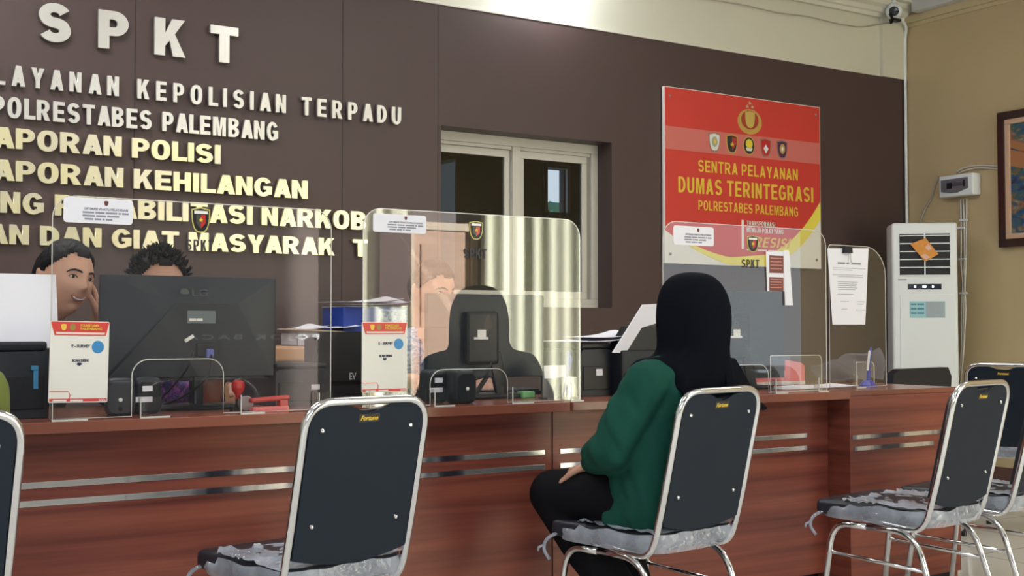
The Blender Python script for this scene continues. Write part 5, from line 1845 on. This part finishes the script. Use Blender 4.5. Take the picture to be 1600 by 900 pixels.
def hair_cap(w, d, h, line, th=.010, lump_=.004, seed=0, rim=0):
    """hair shell; line(x, y) gives the lowest z in head units covered by hair"""
    b = bmesh.new()
    bmesh.ops.create_uvsphere(b, u_segments=72, v_segments=56, radius=1)
    kill = [v for v in b.verts if v.co.z < line(v.co.x, v.co.y)]
    bmesh.ops.delete(b, geom=kill, context='VERTS')
    for v in b.verts:
        x, y, z = v.co
        n_ = noise.noise(Vector((x * 6, y * 6, z * 6 + seed)))
        k = th + lump_ * n_
        edge = min(1, max(0, (z - line(x, y)) / .18))
        k *= (.25 + .75 * edge)
        X, Y, Z = x * w, y * d, z * h
        if z < 0 and y > 0: Y *= 1 - .45 * -z
        v.co = Vector((X, Y, Z)) + Vector((x, y, z)).normalized() * (k + .002)
    ret = bmesh.ops.solidify(b, geom=list(b.faces), thickness=.008)
    return b


def hand_parts(wrist, direction, palm_n, size=1.0, curl=.4, side=1, spread=.12):
    """palm, four unequal bent fingers and a thumb; direction runs from wrist to fingertips, palm_n out of the palm"""
    dv = Vector(direction).normalized()
    n = Vector(palm_n)
    n = (n - dv * n.dot(dv)).normalized()
    s = dv.cross(n) * side           # towards the thumb
    W = Vector(wrist)
    out = []
    palm = box((0, 0, 0), (.078 * size, .088 * size, .026 * size), .012 * size, 3)
    Mx = Matrix((s, dv, n)).transposed()
    xf(palm, Mx)
    xf(palm, None, W + dv * .048 * size)
    out.append(palm)
    out.append(cap([W - dv * .03, W + dv * .02], [.025 * size, .026 * size], 12))
    for k, (off, L) in enumerate(((.028, .070), (.0095, .078), (-.0095, .072), (-.027, .056))):
        p = W + dv * .088 * size + s * off * size
        a = spread * (1 - k * .66)
        d0 = (dv + s * a * .8).normalized()
        pts = [p - d0 * .01]
        ang = 0
        for j, fr_ in enumerate((.45, .32, .23)):
            ang += curl * (.9 if j else .7)
            dd = d0 * math.cos(ang) + n * math.sin(ang)
            pts.append(pts[-1] + dd * L * fr_ * size)
        out.append(cap(pts, [.0092 * size, .0088 * size, .0080 * size, .0068 * size], 10))
    tb = W + dv * .025 * size + s * .030 * size
    d1 = (s * .75 + dv * .65 + n * .25).normalized()
    d2 = (s * .35 + dv * .9 + n * .35).normalized()
    out.append(cap([tb, tb + d1 * .035 * size, tb + d1 * .035 * size + d2 * .030 * size, tb + d1 * .035 * size + d2 * .052 * size], [.014 * size, .0115 * size, .010 * size, .008 * size], 10))
    return out


def face_details(parent, body_me, HM, open_smile=False, brow=HAIR, w=.076, eyes=True, squint=.6):
    """eyes, brows, lips lie on the face surface; HM takes head space to the body's own space"""
    bt = bmesh.new(); bt.from_mesh(body_me)
    tree = BVHTree.FromBMesh(bt)
    inv = HM.inverted()
    fwd = (HM.to_3x3() @ Vector((0, 1, 0))).normalized()
    def surf(x, z, out_=.001):
        o_ = HM @ Vector((x, -.2, z))
        hit = tree.ray_cast(o_, fwd)
        if hit[0] is None: return HM @ Vector((x, -.09, z))
        return hit[0] - fwd * out_
    for s in (-1, 1):
        pts = [surf(s * x, z, .0008) for x, z in ((.012, .027), (.022, .031), (.034, .032), (.044, .028), (.051, .021))]
        obj('eyebrow', tube(pts, .003, 8, radii=[.0028, .0036, .0036, .0028, .0012]), brow, parent, smooth='all')
        c_ = surf(s * .031, .010, -.004)
        e = ball((0, 0, 0), .0105, (1.15, .6, squint), 14)
        R3 = HM.to_3x3()
        eo = obj('eye', xf(xf(e, R3), None, c_), EYEW, parent, smooth='all')
        ir = ball((0, 0, 0), .0058, (1, .5, 1 if squint > .7 else .85), 12)
        obj('iris', xf(xf(ir, R3), None, c_ - fwd * .0045), mat('dark_iris', (.01, .007, .006), .1), eo, smooth='all')
        lid = [surf(s * x, z, .0012) for x, z in ((.020, .009), (.026, .015), (.032, .0165), (.039, .014), (.044, .008))]
        obj('eyelid', tube(lid, .0016, 6), mat('lash', (.03, .015, .012), .6), parent, smooth='all')
    if open_smile:
        up_ = [surf(x, z, .0005) for x, z in ((-.026, -.046), (-.014, -.050), (0, -.051), (.014, -.050), (.026, -.046))]
        lo_ = [surf(x, z, .0005) for x, z in ((-.024, -.048), (-.013, -.058), (0, -.062), (.013, -.058), (.024, -.048))]
        te = [surf(x, z, .0003) for x, z in ((-.020, -.049), (-.01, -.054), (0, -.0555), (.01, -.054), (.020, -.049))]
        obj('teeth', tube(te, .0034, 8), WHITEP, parent, smooth='all')
        obj('lip', tube(up_, .0026, 8), LIP, parent, smooth='all')
        obj('lip', tube(lo_, .0032, 8), LIP, parent, smooth='all')
    else:
        m_ = [surf(x, z, .0006) for x, z in ((-.024, -.054), (-.01, -.052), (0, -.053), (.01, -.052), (.024, -.054))]
        obj('lip', tube(m_, .0036, 8), LIP, parent, smooth='all')
    bt.free()


def seated(name_label, loc, rz, z_head, head_rot, skin, shirt, hair_fn, lean=0.0, arms=None, dims=(.076, .097, .118), shirt_r=1.0, details=None, hairm=HAIR, head_off=(0, 0), collar=None):
    """officer seated behind the counter, facing -y in his own frame; origin on the floor"""
    r_ = empty('person', loc, rz, name_label, 'person')
    hz = z_head - dims[2]
    HM = Matrix.Translation((head_off[0], -lean + head_off[1], hz)) @ head_rot.to_4x4()
    nb_ = hz - .10
    parts = [xf(head_bm(*dims), HM)]
    neck = Vector((head_off[0] * .55, -lean * .8 + .015 + head_off[1] * .5, nb_ - .10))
    hc = HM @ Vector((0, .015, -.05))
    parts.append(cap([neck, hc], [.060, .056]))
    torso = [cap([(0, 0, .52), (0, -lean * .3, .75), (0, -lean * .7, nb_ - .16)], [.14, .135, .13])]
    sh = nb_ - .13
    parts.append(cap([(-.13, -lean * .75, sh), (.13, -lean * .75, sh)], [.055, .055]))
    parts += torso
    tors2 = []
    for s in (-1, 1):
        hx_ = head_off[0] * .5
        tors2.append(cap([(s * .05, .0, .54), (s * .06 + hx_ * .4, -lean * .35, .75), (s * .07 + hx_, -lean * .75, sh - .04)], [.135, .125, .115]))
        tors2.append(cap([(s * .03 + hx_, -lean * .75 + .01, sh + .045), (s * .17 + hx_, -lean * .75, sh)], [.055, .06]))
        parts.append(cap([(s * .10, -.0, .50), (s * .13, -.42, .50)], [.085, .065]))
        parts.append(cap([(s * .13, -.42, .49), (s * .13, -.36, .08)], [.06, .045]))
        parts.append(cap([(s * .13, -.34, .045), (s * .13, -.50, .035)], [.04, .032]))
        el, wr_, dv, pn, cu = arms[s]
        shp = (s * .185 + hx_, -lean * .75, sh - .01)
        tors2.append(cap([shp, el], [.066, .054]))
        fore = Vector(wr_) - Vector(el)
        tors2.append(cap([el, Vector(el) + fore * .55], [.054, .046]))
        parts.append(cap([shp, el, wr_], [.045, .038, .027]))
        parts += hand_parts(wr_, dv, pn, 1.0, cu, side=s)
    me = fuse(parts, .0055, 3)
    body = obj('body', me, skin, r_, smooth='all')
    ms = fuse([b for b in tors2], .012, 6)
    obj('shirt', ms, shirt, r_, smooth='all')
    if collar:
        ck = tube([(.075 * math.cos(a) + head_off[0] * .62, -lean * .8 + .008 + .068 * math.sin(a), nb_ - .085 + .02 * math.sin(a)) for a in [k * 2 * PI / 24 for k in range(24)]], .014, 8, closed=True)
        obj('collar', ck, collar, r_, smooth='all')
    tr = fuse([cap([(s * .09, .02, .50), (s * .13, -.42, .50)], [.10, .075]) for s in (-1, 1)] + [cap([(s * .13, -.42, .50), (s * .13, -.36, .10)], [.072, .06]) for s in (-1, 1)] + [cap([(-.08, .02, .50), (.08, .02, .50)], [.115, .115])], .014, 4)
    obj('trousers', tr, BLKCLOTH, r_, smooth='all')
    hb_ = xf(hair_fn(dims), HM)
    obj('hair', hb_, hairm, r_, smooth='all')
    if details:
        face_details(r_, body.data, HM, **details)
    return r_


# stools hidden behind the counter carry the officers
def stool(x, y, label):
    r_ = empty('stool', (x, y, 0), 0, label, 'stool', 'black stools behind the counter')
    obj('seat', lathe([(.16, .335), (.18, .345), (.18, .37), (.15, .382)], 28), VINYL, r_, smooth=True)
    for k in range(4):
        a_ = PI / 4 + k * PI / 2
        obj('leg', tube([(.13 * math.cos(a_), .13 * math.sin(a_), .34), (.19 * math.cos(a_), .19 * math.sin(a_), 0)], .012, 8), CHROME, r_)


def short_hair(front=.42, side=.05, th=.010):
    def line(x, y):
        if y < -.1:
            t = min(1, (-y - .1) / .6)
            z = side + (front - side) * t
            if abs(x) < .35: z -= 0
            return z + .12 * (abs(x) < .55 and abs(x) > .3) * t
        return side - .45 * min(1, (y + .1) / .6)
    return line
# officer at the far left, smiling, chin on his hand, looking to his left
def hairA(dm): return hair_cap(*dm, short_hair(.60, .12), .009, .002, 1)
xh1 = onY(100, 430, 3.97).x
x1, y1 = xh1 - .20, 4.22
zh1 = onY(95, 377, 3.97).z
HR = Matrix.Rotation(rad(24), 3, 'Z') @ Matrix.Rotation(rad(4), 3, 'X') @ Matrix.Rotation(rad(9), 3, 'Y')
armsA = {1: ((.33, -.30, .84), (.315, -.215, 1.045), (-.10, .02, 1), (-1, .1, 0), .25),
         -1: ((-.22, .04, .80), (-.08, -.12, .66), (.9, -.3, 0), (0, 0, -1), .35)}
off1 = seated('smiling man in a dark shirt leaning his cheek on his hand, at the left', (x1, y1, 0), 0, zh1, HR, SKIN, TEE, hairA, lean=.16, arms=armsA, details=dict(open_smile=True, squint=.45), head_off=(.20, -.09), dims=(.080, .100, .122), collar=mat('tan_collar_cloth', (.16, .12, .08), .8))
stool(x1, y1 + .12, 'black stool under the smiling man at the left')
# officer hidden behind the large monitor: only hair and forehead show
def hairB(dm):
    b = hair_cap(*dm, short_hair(.66, .0), .016, .008, 5)
    random.seed(11)
    for k in range(420):
        a_ = random.uniform(0, 2 * PI); el_ = random.uniform(.35, 1.5)
        n_ = Vector((math.cos(a_) * math.cos(el_), math.sin(a_) * math.cos(el_), math.sin(el_)))
        if n_.z < short_hair(.70, .02)(n_.x, n_.y) + .05: continue
        p = Vector((n_.x * dm[0], n_.y * dm[1], n_.z * dm[2])) + n_ * .016
        tip = p + (n_ + Vector((random.uniform(-.6, .6), random.uniform(-.9, .2), random.uniform(-.1, .5)))).normalized() * random.uniform(.014, .034)
        mid = (p + tip) / 2 + n_ * .004
        add(b, tube([p, mid, tip], 0, 5, radii=[.0050, .0036, .0006]))
    return b
x2 = onY(251, 420, 4.22).x + .10
zh2 = onY(251, 397, 4.22).z
armsB = {1: ((.27, -.14, .84), (.12, -.30, .835), (-.3, -.9, 0), (0, 0, -1), .4), -1: ((-.27, -.14, .84), (-.12, -.30, .835), (.3, -.9, 0), (0, 0, -1), .4)}
seated('person with tousled black hair hidden behind the large dark monitor', (x2, 4.34, 0), 0, zh2, Matrix.Rotation(rad(3), 3, 'X'), SKIN2, PURPLE, hairB, lean=.08, arms=armsB, details=dict(), dims=(.086, .106, .120), head_off=(-.10, -.02))
stool(x2, 4.38, 'black stool under the person with tousled hair')
# officer in blue batik behind the middle monitor
def hairC(dm): return hair_cap(*dm, short_hair(.56, .05), .007, .001, 8)
x3_ = onY(672, 440, 4.15).x
zh3 = onY(676, 406, 4.12).z
armsC = {1: ((.27, -.08, .86), (.13, -.27, .835), (-.25, -.9, -.05), (0, 0, -1), .35), -1: ((-.27, -.08, .86), (-.10, -.27, .835), (.25, -.9, -.05), (0, 0, -1), .35)}
seated('man with short greying hair and blue batik shirt behind the middle monitor', (x3_, 4.22, 0), rad(-6), zh3, Matrix.Rotation(rad(22), 3, 'Z') @ Matrix.Rotation(rad(16), 3, 'X'), SKIN2, BATIK, hairC, lean=.10, arms=armsC, details=dict(squint=.4), hairm=HAIRG, collar=BATIK)
stool(x3_, 4.26, 'black stool under the man in blue batik')

# ------------------------------------------------------------------ the woman in the black hijab
L0 = Vector((2.33, 2.93, 0))
lady = empty('person', L0, rad(10), 'woman in black hijab and green shirt seated with her back to us', 'person')
# her frame: +y is where she looks (towards the counter), seat cushion top at .455
hd = Vector((.0, -.185, 1.065))
faceM = Matrix.Translation(hd) @ Matrix.Rotation(PI, 4, 'Z')
bp_ = [xf(head_bm(.072, .092, .112), faceM)]
bp_.append(cap([(0, -.195, .90), (0, -.185, .99)], [.05, .05]))
bp_.append(cap([(0, -.09, .56), (0, -.11, .72), (0, -.13, .85)], [.11, .095, .085]))
bp_.append(cap([(-.14, -.155, .88), (.14, -.155, .88)], [.042, .042]))
armL = [(-.175, -.165, .875), (-.225, -.085, .695), (-.135, .09, .625)]
armR = [(.175, -.165, .875), (.215, -.085, .695), (.115, .10, .620)]
for A in (armL, armR):
    bp_.append(cap(A, [.042, .036, .025]))
bp_ += hand_parts((-.130, .10, .618), (.12, .85, -.25), (.1, -.1, -1), .9, .35, side=1)
bp_ += hand_parts((.112, .11, .612), (-.12, .85, -.25), (-.1, -.1, -1), .9, .35, side=-1)
kneeL, kneeR = (-.125, .27, .515), (.115, .30, .515)
bp_.append(cap([(-.09, -.08, .535), kneeL], [.085, .062])); bp_.append(cap([(.09, -.08, .535), kneeR], [.085, .062]))
ankL, ankR = (-.065, .0, .195), (.10, .10, .14)
bp_.append(cap([kneeL, (-.105, .14, .36), ankL], [.055, .048, .032])); bp_.append(cap([kneeR, (.11, .2, .32), ankR], [.055, .048, .032]))
bp_.append(cap([ankL, (-.055, -.07, .175)], [.034, .030])); bp_.append(cap([(-.055, -.07, .175), (-.05, -.02, .09), (-.05, .03, .05)], [.030, .028, .018]))
bp_.append(cap([(.10, .08, .05), (.10, .20, .035)], [.034, .026])); bp_.append(cap([ankR, (.10, .08, .06)], [.03, .032]))
obj('body', fuse(bp_, .0055, 3), SKIN2, lady, smooth='all')
# green shirt
sh_ = [cap([(0, -.075, .53), (0, -.11, .70), (0, -.145, .84)], [.135, .120, .105]),
       cap([(-.07, -.07, .52), (-.085, -.105, .70), (-.075, -.145, .84)], [.125, .112, .098]), cap([(.07, -.07, .52), (.085, -.105, .70), (.075, -.145, .84)], [.125, .112, .098]),
       cap([(-.04, -.175, .925), (-.165, -.165, .885)], [.05, .060]), cap([(.04, -.175, .925), (.165, -.165, .885)], [.05, .060]),
       cap([(-.175, -.165, .878), (-.21, -.115, .77), (-.228, -.08, .690)], [.066, .068, .064]), cap([(.175, -.165, .878), (.205, -.115, .77), (.218, -.08, .690)], [.066, .068, .064]),
       cap([(-.228, -.08, .690), (-.175, .02, .655), (-.142, .078, .632)], [.064, .056, .042]), cap([(.218, -.08, .690), (.16, .03, .65), (.12, .088, .628)], [.064, .056, .042]),
       cap([(-.09, -.05, .50), (-.14, -.02, .475)], [.10, .05]), cap([(.09, -.05, .50), (.14, -.02, .475)], [.10, .05])]
ms = fuse(sh_, .008, 5)
for v in ms.vertices:   # gathered folds of loose cloth
    x, y, z = v.co
    n_ = noise.noise(Vector((x * 9 + y * 4, y * 9, z * 3.0)))
    n2 = noise.noise(Vector((x * 22 + z * 8, y * 22 - z * 9, z * 5)))
    d_ = Vector((x, y + .12, 0))
    if d_.length > 1e-4:
        v.co += d_.normalized() * (.015 * n_ + .011 * n2)
    if v.co.z < .452: v.co.z = .452 + (v.co.z - .452) * .05
obj('green_shirt', ms, GREEN, lady, smooth='all')
tr = [cap([(-.085, -.07, .535), kneeL], [.098, .078]), cap([(.085, -.07, .535), kneeR], [.098, .078]), cap([(-.06, -.07, .535), (.06, -.07, .535)], [.10, .10]),
      cap([kneeL, (-.105, .14, .36), (-.07, .02, .215)], [.076, .074, .062]), cap([kneeR, (.11, .2, .32), (.10, .11, .17)], [.076, .07, .058])]
mt = fuse(tr, .01, 5)
obj('trousers', mt, BLKCLOTH, lady, smooth='all', label='black trousers')
# hijab: dome over the head flowing into a cape over the shoulders
def hijab():
    b = bmesh.new()
    N, Mr = 72, 34
    # t from 0 (crown) to 1 (hem); radii side/back/front
    prof = [  # t, z, rx, ry_back, ry_front, y0
        (0.00, 1.200, .004, .004, .004, -.185), (0.06, 1.195, .048, .052, .045, -.185), (.12, 1.178, .076, .082, .072, -.185), (.20, 1.142, .100, .107, .092, -.185),
        (.30, 1.094, .112, .121, .098, -.185), (.40, 1.040, .116, .121, .092, -.185), (.48, .995, .116, .110, .085, -.185), (.56, .962, .124, .103, .085, -.183),
        (.64, .938, .160, .104, .09, -.172), (.72, .915, .190, .108, .10, -.164), (.80, .885, .212, .112, .115, -.156), (.90, .845, .225, .112, .13, -.152), (1.0, .800, .232, .112, .145, -.150)]
    rows = []
    for (t, z, rx, rb, rf, y0) in prof:
        row = []
        for i in range(N):
            a_ = 2 * PI * i / N
            c_, s_ = math.cos(a_), math.sin(a_)
            ry = rf if s_ > 0 else rb
            fold = 0
            if t > .45:
                k = (t - .45) / .55
                fold = k * (.010 * math.sin(a_ * 7 + 1.3 + t * 2) + .006 * math.sin(a_ * 13 + 4 * t))
                fold += k * .010 * noise.noise(Vector((c_ * 3, s_ * 3, t * 3)))
            else:
                fold = .003 * math.sin(a_ * 3 + t * 18) * t
            zz_ = z
            if t > .6:   # hem: higher on her left shoulder, long tail at the right back
                k = (t - .6) / .4
                left = max(0, -c_) ** 1.3
                back = max(0, -s_)
                right = max(0, c_)
                zz_ += k * (.125 * left - .02 * back * (1 - left) - .022 * right ** 2)
            if t > .5 and c_ < 0: rx_ = rx * (1 - .22 * min(1, (t - .5) * 5) * -c_)
            else: rx_ = rx
            row.append(b.verts.new((c_ * (rx_ + fold), y0 + s_ * (ry + fold), zz_)))
        rows.append(row)
    for A, B in zip(rows, rows[1:]):
        for i in range(N):
            b.faces.new((A[i], A[(i + 1) % N], B[(i + 1) % N], B[i]))
    b.faces.new(rows[0])
    return b
hj = obj('hijab', hijab(), HIJAB, lady, smooth='all')
sm = hj.modifiers.new('s', 'SUBSURF'); sm.levels = 1; sm.render_levels = 2
so2 = hj.modifiers.new('t', 'SOLIDIFY'); so2.thickness = .005
tl_ = bmesh.new()   # loose tail of the cloth over the right side of the chair back
P0 = [(.06, -.262, .95), (.13, -.245, .945), (.185, -.225, .915), (.222, -.215, .865), (.262, -.232, .815), (.292, -.245, .79), (.262, -.255, .785), (.20, -.262, .80), (.13, -.265, .82), (.06, -.268, .86)]
va = [tl_.verts.new(p) for p in P0]
f_ = tl_.faces.new(va)
ret = bmesh.ops.extrude_face_region(tl_, geom=[f_])
bmesh.ops.translate(tl_, vec=(0, .018, 0), verts=[v for v in ret['geom'] if isinstance(v, bmesh.types.BMVert)])
obj('hijab_tail', tl_, HIJAB, lady, smooth=True)

# ------------------------------------------------------------------ person in olive at the left edge, facing the counter
olv = empty('person', (.27, 2.965, 0), rad(10), 'person in olive shirt at the left edge, mostly outside the picture', 'person')
hd2 = Vector((-.10, -.16, 1.13))
bb_ = [xf(head_bm(.074, .095, .115), Matrix.Translation(hd2) @ Matrix.Rotation(PI, 4, 'Z')), cap([(-.07, -.18, .92), (-.10, -.16, 1.04)], [.055, .05]),
       cap([(0, -.09, .56), (-.02, -.13, .72), (-.04, -.165, .86)], [.14, .13, .12])]
sh2 = [cap([(0, -.07, .56), (-.02, -.12, .72), (-.04, -.16, .86)], [.15, .145, .13]), cap([(-.08, -.07, .54), (-.10, -.12, .72), (-.11, -.16, .86)], [.12, .115, .11]), cap([(.06, -.07, .54), (.05, -.12, .72), (.03, -.16, .86)], [.12, .115, .105])]
for s in (-1, 1):
    ox_ = -.04
    A = [(ox_ + s * .17, -.165, .895), (ox_ + s * .205, -.10, .70), (ox_ + s * .12, .10, .62)]
    bb_.append(cap(A, [.045, .04, .027]))
    bb_ += hand_parts(A[2], (-s * .1, .9, -.2), (0, 0, -1), .95, .35, side=-s)
    sh2 += [cap([(ox_ + s * .04, -.17, .95), (ox_ + s * .16, -.165, .905)], [.05, .062]), cap(A[:2], [.068, .062]), cap([A[1], tuple(Vector(A[1]).lerp(Vector(A[2]), .8))], [.062, .042])]
    bb_.append(cap([(s * .09, -.08, .54), (s * .12, .28, .525)], [.085, .065])); bb_.append(cap([(s * .12, .28, .52), (s * .12, .24, .09)], [.055, .038])); bb_.append(cap([(s * .12, .24, .05), (s * .12, .36, .035)], [.036, .028]))
obj('body', fuse(bb_, .007, 3), SKIN, olv, smooth='all')
obj('olive_shirt', fuse(sh2, .012, 5), OLIVE, olv, smooth='all')
obj('trousers', fuse([cap([(s * .085, -.07, .54), (s * .12, .28, .525)], [.098, .08]) for s in (-1, 1)] + [cap([(s * .12, .28, .52), (s * .12, .24, .12)], [.076, .06]) for s in (-1, 1)] + [cap([(-.06, -.07, .54), (.06, -.07, .54)], [.105, .105])], .014, 4), BLKCLOTH, olv, smooth='all')
obj('hair', xf(hair_cap(.074, .095, .115, short_hair(.4, -.1), .012, .003, 3), Matrix.Translation(hd2) @ Matrix.Rotation(PI, 4, 'Z')), HAIR, olv, smooth='all')
